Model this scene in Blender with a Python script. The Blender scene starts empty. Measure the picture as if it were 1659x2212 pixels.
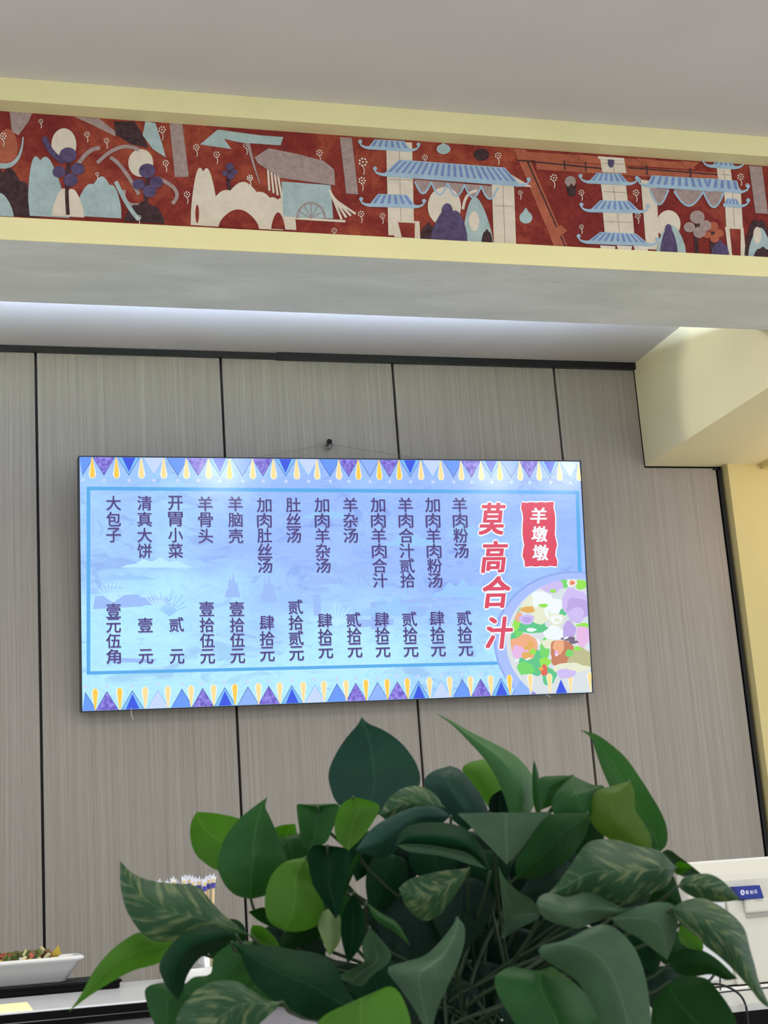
import bpy, bmesh, math, random
from mathutils import Vector, Matrix
from math import sin, cos, pi, radians

SC = bpy.context.scene
COL = SC.collection
EYE = Z0 = 1.2          # eye height above the floor; the panelled wall stands at Y = 5
IW, IH, FPX = 1659.0, 2212.0, 3222.26

# ------------------------------------------------------------------ camera
PITCH, YAW, ROLL = 0.24018351, 0.29061496, -0.07168251
f0 = Vector((sin(YAW), cos(YAW), 0)); r0 = Vector((cos(YAW), -sin(YAW), 0)); u0 = Vector((0, 0, 1))
FWD = cos(PITCH) * f0 + sin(PITCH) * u0
UP_ = cos(PITCH) * u0 - sin(PITCH) * f0
RGT = cos(ROLL) * r0 + sin(ROLL) * UP_
UPV = cos(ROLL) * UP_ - sin(ROLL) * r0
EYEV = Vector((0, 0, EYE))
cam_data = bpy.data.cameras.new('camera')
cam = bpy.data.objects.new('camera', cam_data); COL.objects.link(cam)
m = Matrix((RGT, UPV, -FWD)).transposed().to_4x4(); m.translation = EYEV
cam.matrix_world = m
cam_data.sensor_fit = 'VERTICAL'; cam_data.sensor_height = 36.0; cam_data.lens = FPX / IH * 36.0
cam_data.clip_start = 0.05
cam_data.dof.use_dof = True; cam_data.dof.focus_distance = 5.0; cam_data.dof.aperture_fstop = 24.0
SC.camera = cam

# ------------------------------------------------------------------ light
SC.view_settings.view_transform = 'Standard'; SC.view_settings.look = 'None'
SC.view_settings.exposure = 0.0; SC.view_settings.gamma = 1.0; SC.view_settings.use_curve_mapping = False
W = bpy.data.worlds.new('world'); SC.world = W; W.use_nodes = True
W.node_tree.nodes['Background'].inputs[0].default_value = (0.92, 0.96, 1.0, 1)
W.node_tree.nodes['Background'].inputs[1].default_value = 1.30

def area(name, loc, rot, sx, sy, power, color):
    d = bpy.data.lights.new(name, 'AREA'); d.shape = 'RECTANGLE'; d.size = sx; d.size_y = sy
    d.energy = power; d.color = color
    o = bpy.data.objects.new(name, d); COL.objects.link(o); o.location = loc; o.rotation_euler = rot
    return o
area('dining_room_ceiling_lamp', (1.3, 1.75, Z0 + 2.03), (0, 0, 0), 3.0, 0.9, 34, (1.0, 0.95, 0.86))
area('ceiling_light_strip_by_beam', (1.3, 2.75, Z0 + 2.035), (0, 0, 0), 3.2, 0.12, 2.5, (1.0, 0.96, 0.9))

def lamp(name, typ, loc, power, color, radius, aim=None, cone=0.0, blend=0.5):
    d = bpy.data.lights.new(name, typ); d.energy = power; d.color = color; d.shadow_soft_size = radius
    o = bpy.data.objects.new(name, d); COL.objects.link(o); o.location = loc
    if aim is not None:
        d.spot_size = cone; d.spot_blend = blend
        o.rotation_euler = (Vector(aim) - Vector(loc)).to_track_quat('-Z', 'Y').to_euler()
    return o
lamp('added_bulkhead_spot', 'SPOT', (-0.45, 4.22, Z0 + 1.76), 95, (1.0, 0.97, 0.90), 0.03, (2.547, 4.22, Z0 + 1.55), radians(19), 0.45)  # unseen spot added to brighten the side of the bulkhead
for q in ((2.07, -2.0, Z0 + 1.655), (4.41, -2.0, Z0 + 1.64), (5.04, -2.0, Z0 + 1.65)):      # hanging lamps of the dining room, behind the camera
    lamp('dining_pendant_lamp', 'POINT', q, 27, (1.0, 0.98, 0.94), 0.13)
lamp('warm_pendant_right', 'POINT', (3.25, 4.45, Z0 + 1.22), 3.0, (1.0, 0.62, 0.32), 0.06)

# ------------------------------------------------------------------ helpers
def ray(px, py):
    return RGT * ((px - 829.5) / FPX) - UPV * ((py - 1106.0) / FPX) + FWD
def at_y(px, py, Y):                       # point on the plane parallel to the wall at distance Y
    d = ray(px, py); return EYEV + d * (Y / d.y)
def at_d(px, py, dist):                    # point at a distance along the view axis
    return EYEV + ray(px, py) * dist

def lin(c):
    c = c / 255.0
    return c / 12.92 if c <= 0.04045 else ((c + 0.055) / 1.055) ** 2.4
def rgb(r, g, b): return (lin(r), lin(g), lin(b), 1.0)

MATS = {}
def pmat(name, col, rough=0.6, metal=0.0, spec=0.4, emit=None, estr=1.0, coat=0.0):
    if name in MATS: return MATS[name]
    mt = bpy.data.materials.new(name); mt.use_nodes = True
    b = mt.node_tree.nodes['Principled BSDF']
    b.inputs['Base Color'].default_value = col
    b.inputs['Roughness'].default_value = rough
    b.inputs['Metallic'].default_value = metal
    b.inputs['Specular IOR Level'].default_value = spec
    b.inputs['Coat Weight'].default_value = coat
    if emit is not None:
        b.inputs['Emission Color'].default_value = emit
        b.inputs['Emission Strength'].default_value = estr
    MATS[name] = mt
    return mt
def nd(mt, typ, **kw):
    n = mt.node_tree.nodes.new(typ)
    for k, v in kw.items():
        if k in n.inputs: n.inputs[k].default_value = v
        else: setattr(n, k, v)
    return n
def lk(mt, a, b): mt.node_tree.links.new(a, b)
def ramp(mt, fac, stops):
    r = nd(mt, 'ShaderNodeValToRGB'); e = r.color_ramp.elements
    e[0].position, e[0].color = stops[0]; e[1].position, e[1].color = stops[-1]
    for p, c in stops[1:-1]:
        x = e.new(p); x.color = c
    lk(mt, fac, r.inputs[0]); return r.outputs[0]
def noise(mt, scale, sc3=(1, 1, 1), detail=4, coord='Object', rough=0.55, dist=0.0):
    tc = nd(mt, 'ShaderNodeTexCoord'); mp = nd(mt, 'ShaderNodeMapping'); mp.inputs['Scale'].default_value = sc3
    n = nd(mt, 'ShaderNodeTexNoise'); n.inputs['Scale'].default_value = scale
    n.inputs['Detail'].default_value = detail; n.inputs['Roughness'].default_value = rough
    n.inputs['Distortion'].default_value = dist
    lk(mt, tc.outputs[coord], mp.inputs[0]); lk(mt, mp.outputs[0], n.inputs[0]); return n.outputs[0]
def mixc(mt, fac, a, b, mode='MIX'):
    x = nd(mt, 'ShaderNodeMix', data_type='RGBA', blend_type=mode)
    for s, v in ((x.inputs[0], fac), (x.inputs[6], a), (x.inputs[7], b)):
        if hasattr(v, 'is_linked'): lk(mt, v, s)
        else: s.default_value = v
    return x.outputs[2]
def bsdf(mt): return mt.node_tree.nodes['Principled BSDF']
def bump(mt, h, strength=0.2, dist=0.002):
    b = nd(mt, 'ShaderNodeBump'); b.inputs['Strength'].default_value = strength; b.inputs['Distance'].default_value = dist
    lk(mt, h, b.inputs['Height']); lk(mt, b.outputs[0], bsdf(mt).inputs['Normal'])

class MB:
    def __init__(s): s.v = []; s.f = []; s.mi = []; s.mats = []; s.uv = {}
    def slot(s, mt):
        if mt not in s.mats: s.mats.append(mt)
        return s.mats.index(mt)
    def add(s, vs, fs, mt):
        o = len(s.v); k = s.slot(mt); s.v += [tuple(v) for v in vs]
        for f in fs: s.f.append(tuple(i + o for i in f)); s.mi.append(k)
    def box(s, a, b, mt):
        x0, y0, z0 = a; x1, y1, z1 = b
        s.add([(x0, y0, z0), (x1, y0, z0), (x1, y1, z0), (x0, y1, z0), (x0, y0, z1), (x1, y0, z1), (x1, y1, z1), (x0, y1, z1)],
              [(0, 3, 2, 1), (4, 5, 6, 7), (0, 1, 5, 4), (1, 2, 6, 5), (2, 3, 7, 6), (3, 0, 4, 7)], mt)
    def poly(s, pts, mt): s.add(pts, [tuple(range(len(pts)))], mt)
    def tube(s, pts, r, mt, n=8, taper=None):
        pts = [Vector(p) for p in pts]; rings = []
        for i, p in enumerate(pts):
            t = (pts[min(i + 1, len(pts) - 1)] - pts[max(i - 1, 0)]).normalized()
            a = t.cross(Vector((0, 0, 1)) if abs(t.z) < 0.95 else Vector((1, 0, 0))).normalized(); b = t.cross(a)
            rr = r if taper is None else r * (1 + (taper - 1) * i / (len(pts) - 1))
            rings.append([p + (a * cos(2 * pi * k / n) + b * sin(2 * pi * k / n)) * rr for k in range(n)])
        vs = [v for q in rings for v in q]; fs = []
        for i in range(len(pts) - 1):
            for k in range(n):
                fs.append((i * n + k, i * n + (k + 1) % n, (i + 1) * n + (k + 1) % n, (i + 1) * n + k))
        fs.append(tuple(reversed(range(n)))); fs.append(tuple((len(pts) - 1) * n + k for k in range(n)))
        s.add(vs, fs, mt)
    def lathe(s, prof, mt, n=40, c=(0, 0, 0)):
        vs = [(c[0] + r * cos(2 * pi * k / n), c[1] + r * sin(2 * pi * k / n), c[2] + z) for r, z in prof for k in range(n)]
        fs = [(i * n + k, i * n + (k + 1) % n, (i + 1) * n + (k + 1) % n, (i + 1) * n + k) for i in range(len(prof) - 1) for k in range(n)]
        s.add(vs, fs, mt)
    def build(s, name, parent=None, smooth=False, bevel=0.0, seg=2):
        me = bpy.data.meshes.new(name); me.from_pydata(s.v, [], s.f)
        for mt in s.mats: me.materials.append(mt)
        me.polygons.foreach_set('material_index', s.mi)
        if smooth: me.polygons.foreach_set('use_smooth', [True] * len(s.f))
        me.update()
        o = bpy.data.objects.new(name, me); COL.objects.link(o)
        if parent is not None: o.parent = parent
        if bevel:
            b = o.modifiers.new('bevel', 'BEVEL'); b.width = bevel; b.segments = seg; b.limit_method = 'ANGLE'; b.angle_limit = radians(40)
        return o
def fix_normals(o):
    bm = bmesh.new(); bm.from_mesh(o.data); bmesh.ops.recalc_face_normals(bm, faces=bm.faces); bm.to_mesh(o.data); bm.free(); return o
def empty(name, loc=(0, 0, 0), rot=(0, 0, 0)):
    o = bpy.data.objects.new(name, None); COL.objects.link(o); o.location = loc; o.rotation_euler = rot
    o.empty_display_size = 0.05; return o
def tag(o, label, cat, group=None, kind=None):
    o['label'] = label; o['category'] = cat
    if group: o['group'] = group
    if kind: o['kind'] = kind
    return o
def struct(o, label=None):
    o['kind'] = 'structure'
    if label: o['label'] = label
    return o
def part(o, label): o['label'] = label; return o
def Z(z): return z + EYE

# ------------------------------------------------------------------ materials of the room
def plaster(name, col, var=0.05, rough=0.85):
    mt = pmat(name, col, rough, spec=0.2)
    n = noise(mt, 3.0, detail=5)
    dk = tuple(c * (1 - var) for c in col[:3]) + (1,); lt = tuple(min(1, c * (1 + var)) for c in col[:3]) + (1,)
    lk(mt, ramp(mt, n, [(0.35, dk), (0.65, lt)]), bsdf(mt).inputs['Base Color'])
    bump(mt, noise(mt, 180.0, detail=3), 0.06, 0.001)
    return mt
M_ceil = plaster('white_ceiling_paint', rgb(205, 200, 196), 0.02)
M_yellow = plaster('pale_yellow_paint', rgb(228, 220, 166), 0.03)
M_yellow_wall = plaster('warm_yellow_paint', rgb(215, 200, 142), 0.03)
M_cream = plaster('cream_yellow_paint', rgb(232, 222, 180), 0.02)
M_black = pmat('black_trim', rgb(16, 17, 24), 0.45)
M_floor = plaster('grey_floor_tile', rgb(165, 158, 148), 0.05, 0.4)
# stone-look soffit cladding with streaks along the beam
M_stone = pmat('pale_stone_cladding', rgb(200, 200, 188), 0.6, spec=0.25)
n1 = noise(M_stone, 6.0, (0.5, 1.6, 1), 6, dist=0.5); n2 = noise(M_stone, 60.0, (0.4, 2.2, 1), 4)
c1 = ramp(M_stone, n1, [(0.34, rgb(206, 207, 197)), (0.52, rgb(213, 214, 204)), (0.74, rgb(226, 227, 219))])
c2 = ramp(M_stone, n2, [(0.27, rgb(206, 202, 190)), (0.35, rgb(255, 255, 255))])
lk(M_stone, mixc(M_stone, 0.7, c1, c2, 'MULTIPLY'), bsdf(M_stone).inputs['Base Color'])
# laminate with fine vertical grain
M_panel = pmat('greige_grain_laminate', rgb(160, 150, 138), 0.42, spec=0.35)
n1 = noise(M_panel, 1.0, (330, 330, 1.6), 3); n2 = noise(M_panel, 1.0, (70, 70, 0.5), 2); n3 = noise(M_panel, 1.0, (700, 700, 9), 2)
c1 = ramp(M_panel, n1, [(0.28, rgb(156, 149, 140)), (0.5, rgb(166, 160, 151)), (0.74, rgb(180, 174, 165))])
c2 = ramp(M_panel, n2, [(0.3, rgb(240, 238, 235)), (0.7, rgb(255, 255, 255))])
c3 = ramp(M_panel, n3, [(0.3, rgb(234, 231, 228)), (0.7, rgb(255, 255, 255))])
lk(M_panel, mixc(M_panel, 0.6, mixc(M_panel, 0.8, c1, c2, 'MULTIPLY'), c3, 'MULTIPLY'), bsdf(M_panel).inputs['Base Color'])
bump(M_panel, n1, 0.15, 0.0006)

# ------------------------------------------------------------------ the room shell
XL, XR = -1.6, 4.2
b = MB(); b.box((XL, -2.5, -0.1), (XR, 5.25, 0.0), M_floor); struct(b.build('floor'))
b = MB(); b.box((XL, 5.02, 0), (XR, 5.2, Z(2.1)), M_black); wall = struct(b.build('wall_back'), 'wall behind the counter clad in greige laminate panels')
# laminate panels between dark seams
seams = [-0.365, 0.2795, 0.926, 1.568, 2.212, 2.8555]
prev = -1.01
g = 0.0045
top = Z(1.848)
for i, s in enumerate(seams):
    b = MB()
    if i < 5 and s < 2.5:
        b.box((prev + g, 4.998, 0.0), (s - g, 5.02, top), M_panel)
    else:                                   # the last panel is notched under the boxed beam
        x0, x1, xm = prev + g, s - g - 0.004, 2.545
        zt, zn = top, Z(1.452)
        vs = [(x0, 0), (x1, 0), (x1, zn), (xm, zn), (xm, zt), (x0, zt)]
        fr = [(x, 4.998, z) for x, z in vs]; bk = [(x, 5.02, z) for x, z in vs]
        b.add(fr + bk, [tuple(range(6)), tuple(range(11, 5, -1))] + [(k, k + 6, (k + 1) % 6 + 6, (k + 1) % 6) for k in range(6)], M_panel)
    o = b.build('wall_panel', wall, bevel=0.0012, seg=1)
    prev = s
b = MB(); b.box((XL, 4.985, Z(1.8465)), (1.135, 5.02, Z(1.868)), M_black)
b.box((1.13, 4.978, Z(1.8435)), (2.55, 5.02, Z(1.871)), M_black)
struct(b.build('trim_1'), 'black shadow trim along the top of the panelled wall')
b = MB(); b.box((2.851, 4.99, 0), (2.864, 5.02, Z(1.45)), M_black)
b.box((2.835, 4.99, Z(1.444)), (2.864, 5.02, Z(1.451)), M_black)
struct(b.build('trim_2'), 'black edge trim down the right end of the panelling')
# yellow pillar right of the panelling and its lintel
b = MB(); b.box((2.875, 4.955, 0), (XR, 5.02, Z(1.457)), M_yellow_wall)
b.box((3.02, 4.86, Z(1.436)), (XR, 4.955, Z(1.9)), M_yellow_wall)
struct(b.build('wall_right'), 'warm yellow pillar wall right of the panels')
b = MB(); b.box((XL, -2.5, Z(2.047)), (XR, 3.56, Z(2.2)), M_ceil); struct(b.build('ceiling'), 'white ceiling above the dining room')
b = MB(); b.box((XL, 3.9, Z(1.87)), (XR, 5.2, Z(2.2)), M_ceil); struct(b.build('ceiling'), 'lower white ceiling strip over the panelled wall')
# boxed bulkhead running from the back wall to the beam
b = MB(); b.box((2.547, 3.94, Z(1.457)), (3.02, 4.995, Z(1.87)), M_cream); o = b.build('trim_3')
struct(o, 'cream boxed bulkhead below the ceiling at the right')

# the beam with its two yellow mouldings
b = MB()
YF, YM = 3.53, 3.585
b.box((XL, YF, Z(1.62)), (XR, 3.93, Z(1.662)), M_yellow)
b.box((XL, YM + 0.004, Z(1.662)), (XR, 3.93, Z(1.983)), M_yellow)
b.box((XL, YF - 0.002, Z(1.983)), (XR, 3.93, Z(2.06)), M_yellow)
beam = struct(b.build('trim_4'), 'ceiling beam with pale yellow mouldings framing the mural')
b = MB(); b.box((XL, YF + 0.001, Z(1.60)), (XR, 3.932, Z(1.62)), M_stone); b.build('soffit_cladding', beam)
b = MB(); b.box((XL, YF - 0.002, Z(1.60)), (XR, YF + 0.001, Z(1.62)), M_yellow); b.build('lower_lip', beam)

# LED strip in a small cove on the back of the beam
def led_strip():
    e = empty('led_strip', (0.5, 3.98, Z(1.676)))
    mt = pmat('cool_led_diffuser', rgb(240, 245, 255), 0.4, emit=(0.58, 0.74, 1.0, 1), estr=420.0)
    b = MB(); b.box((-2.0, -0.02, 0.0), (1.66, 0.025, 0.006), mt); b.build('diffuser', e)
    b = MB(); b.box((-2.05, -0.047, -0.006), (2.045, 0.118, 0.0), MATS['white_ceiling_paint']); b.box((-2.05, 0.11, 0.0), (2.045, 0.118, 0.031), MATS['white_ceiling_paint']); b.build('cove_trough', e)  # lip height shaped to cut the strip's light off the wall
    b = MB(); b.box((-2.05, -0.047, 0.060), (2.045, 0.118, 0.066), MATS['black_trim']); b.build('added_spill_hood', e)  # unseen hood added to block spill from the strip
    tag(e, 'cool white light strip in a cove behind the ceiling beam', 'light strip')
led_strip()

# ------------------------------------------------------------------ mural: a generic red frieze of towers, hills and blossoms
def paint(name, col, var=0.12, sc=30):
    mt = pmat(name, col, 0.75, spec=0.15)
    n = noise(mt, sc, detail=8, rough=0.78)
    dk = tuple(c * max(0.2, 1 - 3.0 * var) for c in col[:3]) + (1,); lt = tuple(min(1, c * (1 + var)) for c in col[:3]) + (1,)
    lk(mt, ramp(mt, n, [(0.3, dk), (0.62, lt)]), bsdf(mt).inputs['Base Color'])
    return mt
M_red = pmat('mural_red', rgb(120, 45, 40), 0.75, spec=0.15)
n1 = noise(M_red, 6.0, detail=8, rough=0.68, dist=0.4); n2 = noise(M_red, 55.0, detail=6, rough=0.75)
c1 = ramp(M_red, n1, [(0.3, rgb(112, 40, 42)), (0.5, rgb(136, 52, 46)), (0.66, rgb(168, 84, 60))])
c2 = ramp(M_red, n2, [(0.3, rgb(190, 180, 176)), (0.6, rgb(255, 255, 255))])
lk(M_red, mixc(M_red, 0.7, c1, c2, 'MULTIPLY'), bsdf(M_red).inputs['Base Color'])
P_cream = paint('mural_cream', rgb(216, 205, 186), 0.05); P_grey = paint('mural_mauve_grey', rgb(164, 144, 140), 0.12, 60)
P_blue = paint('mural_pale_blue', rgb(166, 186, 186), 0.08); P_tile = paint('mural_tile_blue', rgb(120, 138, 186), 0.08)
P_eave = paint('mural_eave_blue', rgb(160, 186, 204), 0.06); P_dark = paint('mural_dark_brown', rgb(72, 52, 56), 0.25, 60)
P_violet = paint('mural_violet', rgb(90, 78, 112), 0.18, 50); P_terra = paint('mural_terracotta', rgb(172, 96, 72), 0.12)
P_white = paint('mural_white', rgb(226, 216, 202), 0.05)

def mural():
    b = MB()
    lay = [0.0]
    def pt(p, L): return at_y(p[0], p[1], YM - 0.0004 * L)
    ZL, ZH = Z(1.6615), Z(1.9835)
    b.box((XL, YM, ZL), (XR, YM + 0.004, ZH), M_red)
    def clipz(poly):
        for lim, sgn in ((ZL + 0.0005, 1), (ZH - 0.0005, -1)):
            out = []
            for i, p in enumerate(poly):
                q = poly[(i + 1) % len(poly)]
                a, c = sgn * (p.z - lim), sgn * (q.z - lim)
                if a >= 0: out.append(p)
                if (a >= 0) != (c >= 0): out.append(p.lerp(q, a / (a - c)))
            poly = out
            if len(poly) < 3: return []
        return poly
    def P(pts, mt, L=1):
        lay[0] += 0.0025; q = clipz([pt(p, L + lay[0]) for p in pts])
        if len(q) > 2: b.poly(list(reversed(q)), mt)
    def ell(cx, cy, rx, ry, mt, L=1, n=22, rot=0):
        P([(cx + rx * cos(t) * cos(rot) - ry * sin(t) * sin(rot), cy + rx * cos(t) * sin(rot) + ry * sin(t) * cos(rot)) for t in [2 * pi * k / n for k in range(n)]], mt, L)
    def stroke(pts, w, mt, L=1, taper=False):
        n = len(pts); lf = []; rt = []
        for i, p in enumerate(pts):
            a = pts[max(i - 1, 0)]; c = pts[min(i + 1, n - 1)]
            dx, dy = c[0] - a[0], c[1] - a[1]; l = math.hypot(dx, dy) or 1
            ww = w * (1 - 0.8 * i / (n - 1)) if taper else w
            lf.append((p[0] - dy / l * ww / 2, p[1] + dx / l * ww / 2)); rt.append((p[0] + dy / l * ww / 2, p[1] - dx / l * ww / 2))
        for i in range(n - 1): P([lf[i], lf[i + 1], rt[i + 1], rt[i]], mt, L)
    def bez(p0, p1, p2, k=10):
        return [((1 - t) ** 2 * p0[0] + 2 * t * (1 - t) * p1[0] + t * t * p2[0], (1 - t) ** 2 * p0[1] + 2 * t * (1 - t) * p1[1] + t * t * p2[1]) for t in [i / k for i in range(k + 1)]]
    def hill(x0, x1, yb, h, mt, L=1, lean=0.0, lumps=3):
        pts = [(x0, yb)]; n = 36
        for i in range(n + 1):
            t = i / n; e = sin(pi * t) ** 0.55
            pts.append((x0 + (x1 - x0) * t + lean * e, yb + 0.055 * (x1 - x0) * t - h * e * (0.86 + 0.14 * abs(sin(lumps * pi * t)))))
        pts.append((x1, yb + 0.055 * (x1 - x0))); P(pts, mt, L)
    def sprig(x, y, s=1.0):
        for k in range(7):
            a = 2 * pi * k / 7
            ell(x + 7 * s * cos(a), y + 7 * s * sin(a), 2.1 * s, 2.1 * s, P_white, 2, 8)
        ell(x, y, 2 * s, 2 * s, P_white, 2, 8)
        stroke(bez((x, y + 8 * s), (x + 5 * s, y + 16 * s), (x + 1 * s, y + 25 * s), 5), 1.6, P_white, 2)
    def tile_roof(x0, x1, y, h, sl=0.055, left=True, right=True, L=4, ins=0.22):
        # sloping tiled roof with upturned eaves: y is the eave line at x0
        w = x1 - x0
        tl, tr = x0 + w * ins, x1 - w * ins
        P([(x0, y), (tl, y - h + sl * (tl - x0)), (tr, y - h + sl * (tr - x0)), (x1, y + sl * w)], P_eave, L)
        n = max(4, int(w / 15))
        for k in range(n):
            t0 = (k + 0.3) / n; t1 = (k + 0.72) / n
            q = lambda t, s: (x0 + w * (ins * s + t * (1 - 2 * ins * s)), y - h * s + sl * w * (ins * s + t * (1 - 2 * ins * s)))
            P([q(t0, 0.22), q(t0, 0.94), q(t1, 0.94), q(t1, 0.22)], P_tile, L + 1)
        stroke([(x0, y - 1), (x1, y + sl * w - 1)], 7, P_eave, L + 1)
        if left: stroke(bez((x0 + 12, y - 1), (x0 - 16, y + 1), (x0 - 18, y - 15), 8), 8, P_eave, L + 1, True); ell(x0 - 16, y - 14, 4.5, 4.5, P_eave, L + 1, 12)
        if right: stroke(bez((x1 - 12, y + sl * w - 1), (x1 + 16, y + sl * w + 2), (x1 + 18, y + sl * w - 14), 8), 8, P_eave, L + 1, True); ell(x1 + 16, y + sl * w - 13, 4.5, 4.5, P_eave, L + 1, 12)
    def tower(x0, x1, y0, y1, L=3):
        P([(x0, y0), (x1, y0 + 2), (x1 + 5, y1 + 2), (x0 + 5, y1)], P_cream, L)
        stroke([(x0 + 6, y0 + 0.4 * (y1 - y0)), (x1, y0 + 0.4 * (y1 - y0) + 2)], 1.2, P_grey, L + 1)
        stroke([((x0 + x1) / 2, y0 + 4), ((x0 + x1) / 2 + 5, y1)], 1.0, P_grey, L + 1)
    def tree(x, yb, h, w, leafm, L=3):
        stroke(bez((x, yb), (x - 6, yb - h * 0.4), (x + 2, yb - h * 0.75), 8), 8, P_dark, L)
        for dx, dy, r in ((0, -0.86, .5), (-.42, -.62, .38), (.45, -.66, .4), (.12, -.5, .42)):
            ell(x + dx * w, yb + dy * h, r * w * .8, r * w * .72, leafm, L + 1)
    # left: hills, discs and shrubs
    P([(20, 238), (72, 238), (62, 262), (40, 292), (26, 285)], P_grey)
    ell(16, 322, 22, 44, P_terra, 1); hill(-60, 84, 462, 108, P_dark, 3, -6, 4); hill(-80, 30, 462, 62, P_blue, 4)
    stroke(bez((-10, 356), (46, 372), (50, 296), 12), 13, P_blue, 4, True)
    hill(64, 150, 466, 142, P_blue, 3, -20, 2); hill(158, 262, 466, 88, P_blue, 3, 10, 3); hill(112, 182, 466, 66, P_cream, 4, 0, 2)
    ell(138, 313, 27, 36, P_cream, 3, 32); tree(147, 464, 150, 46, P_violet, 5)
    stroke(bez((160, 372), (186, 318), (216, 320), 12), 9, P_grey, 4)
    stroke(bez((96, 296), (104, 330), (138, 350), 10), 12, P_violet, 4)
    ell(304, 352, 27, 30, P_cream, 3, 32); tree(318, 474, 122, 44, P_violet, 5)
    for pts in (((210, 352), (260, 300), (300, 324)), ((238, 340), (262, 350), (300, 420)), ((268, 410), (262, 450), (308, 442)), ((338, 384), (404, 410), (372, 440))):
        stroke(bez(*pts, 12), 8, P_grey, 4)
    hill(268, 356, 478, 46, P_dark, 4); stroke(bez((250, 392), (276, 450), (300, 474), 10), 9, P_blue, 4)
    P([(160, 252), (214, 256), (252, 286), (248, 294), (200, 270)], P_grey)
    P([(246, 262), (290, 262), (312, 296), (320, 320), (284, 312), (250, 290)], P_dark, 2)
    P([(314, 262), (336, 266), (350, 310), (358, 340), (330, 322), (308, 292)], P_blue, 2)
    P([(366, 266), (394, 268), (408, 382), (378, 382)], P_grey, 2)
    # middle: pale hills, a tent and ribbons
    hill(412, 474, 486, 136, P_cream, 3, -4, 2); hill(440, 612, 488, 100, P_cream, 3, 0, 3)
    hill(548, 640, 492, 74, P_cream, 3, 6, 2); hill(472, 560, 490, 40, M_red, 4, 0, 1); hill(586, 616, 494, 36, M_red, 4, 0, 1)
    ell(424, 430 + 26, 7, 28, P_cream, 4); ell(426, 462, 4, 20, M_red, 5)
    tree(496, 410, 58, 22, P_violet, 2)
    P([(432, 312), (470, 280), (560, 292), (612, 296), (606, 314), (520, 308), (484, 300), (500, 322)], P_blue, 2)
    stroke(bez((536, 310), (548, 360), (562, 398), 8), 8, P_grey, 4, True)
    P([(550, 340), (580, 320), (640, 332), (700, 348), (722, 366), (724, 400), (690, 396), (604, 384), (556, 352)], P_grey, 4)
    P([(608, 392), (714, 400), (720, 472), (612, 470)], P_blue, 3)
    for k in range(4): stroke([(578 + 7 * k, 354 + 6 * k), (582 + 9 * k, 412 + 5 * k)], 4.5, P_cream, 3)
    for k in range(4): stroke([(712 + 2 * k, 410 + 6 * k), (738 + 10 * k, 474 - 4 * k)], 5, P_cream, 3)
    stroke([(612, 470), (746, 478)], 5, P_cream, 4)
    for k in range(16):
        a = pi + pi * k / 15; c = pi + pi * (k + 1) / 15
        if k < 15: stroke([(672 + 30 * cos(a), 472 + 34 * sin(a)), (672 + 30 * cos(c), 472 + 34 * sin(c))], 4, P_grey, 5)
    for k in range(1, 6):
        a = pi + pi * k / 6; stroke([(672, 472), (672 + 28 * cos(a), 472 + 31 * sin(a))], 1.6, P_grey, 5)
    P([(734, 296), (760, 298), (774, 420), (748, 418)], P_grey, 2)
    # right of the middle: towers and a hall
    tower(834, 890, 306, 508); tile_roof(794, 888, 320, 20, ins=.16); tile_roof(796, 900, 444, 26, .03, ins=.2)
    tile_roof(826, 1126, 378, 36, .075, ins=.12)
    P([(846, 476), (906, 478), (908, 516), (852, 512)], P_cream, 4); P([(860, 480), (896, 482), (896, 514), (868, 512)], M_red, 5)
    for k in range(5):                               # hung cloth under the eaves
        x = 896 + 36 * k
        P([(x, 388 + 3 * k)] + [(x + 36 * t / 8, 392 + 3 * k + 26 * sin(pi * t / 8)) for t in range(9)] + [(x + 36, 391 + 3 * k)], P_grey, 3)
        stroke([(x + 36 * t / 8, 392 + 3 * k + 26 * sin(pi * t / 8)) for t in range(9)], 4, P_eave, 4)
    ell(960, 446, 36, 42, P_cream, 3, 32); hill(930, 1010, 518, 72, P_violet, 5, 4, 2); ell(966, 456, 12, 17, P_violet, 6)
    hill(1002, 1066, 522, 98, P_blue, 4, -8, 1); ell(1024, 478, 11, 22, P_cream, 5); hill(908, 944, 516, 36, P_dark, 4); hill(1040, 1064, 524, 30, P_dark, 5)
    stroke(bez((1000, 452), (1004, 414), (1030, 412), 8), 6, P_cream, 3)
    tower(1062, 1110, 388, 528); P([(1062, 372), (1106, 378), (1150, 404), (1064, 400)], P_cream, 3)
    ell(958, 322, 15, 11, P_blue, 2); P([(944, 318), (958, 308), (972, 319)], P_blue, 2); ell(1040, 334, 17, 13, P_dark, 2)
    # right: terracotta bars, pagoda, gateway
    for q in ([(1110, 322), (1136, 324), (1226, 532), (1196, 530)], [(1112, 326), (1500, 352), (1500, 366), (1118, 344)], [(1156, 346), (1560, 374), (1560, 392), (1160, 366)]):
        P(q, P_terra, 2)
    for q in (((1140, 350), (1222, 534)), ((1118, 346), (1300, 364)), ((1356, 362), (1560, 378))): stroke(list(q), 3, P_dark, 3)
    for x in (1218, 1264, 1396, 1490): stroke([(x, 332 + .06 * (x - 1200)), (x + 2, 366 + .06 * (x - 1200))], 3, P_dark, 3); P([(x - 20, 330 + .06 * (x - 1200)), (x + 20, 333 + .06 * (x - 1200)), (x + 8, 346 + .06 * (x - 1200)), (x - 8, 345 + .06 * (x - 1200))], P_terra, 4)
    P([(1186, 500), (1212, 486), (1226, 498), (1200, 518)], P_terra, 4)
    ell(1136, 470, 14, 13, P_blue, 2); P([(1124, 466), (1136, 448), (1148, 466)], P_blue, 2)
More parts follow.
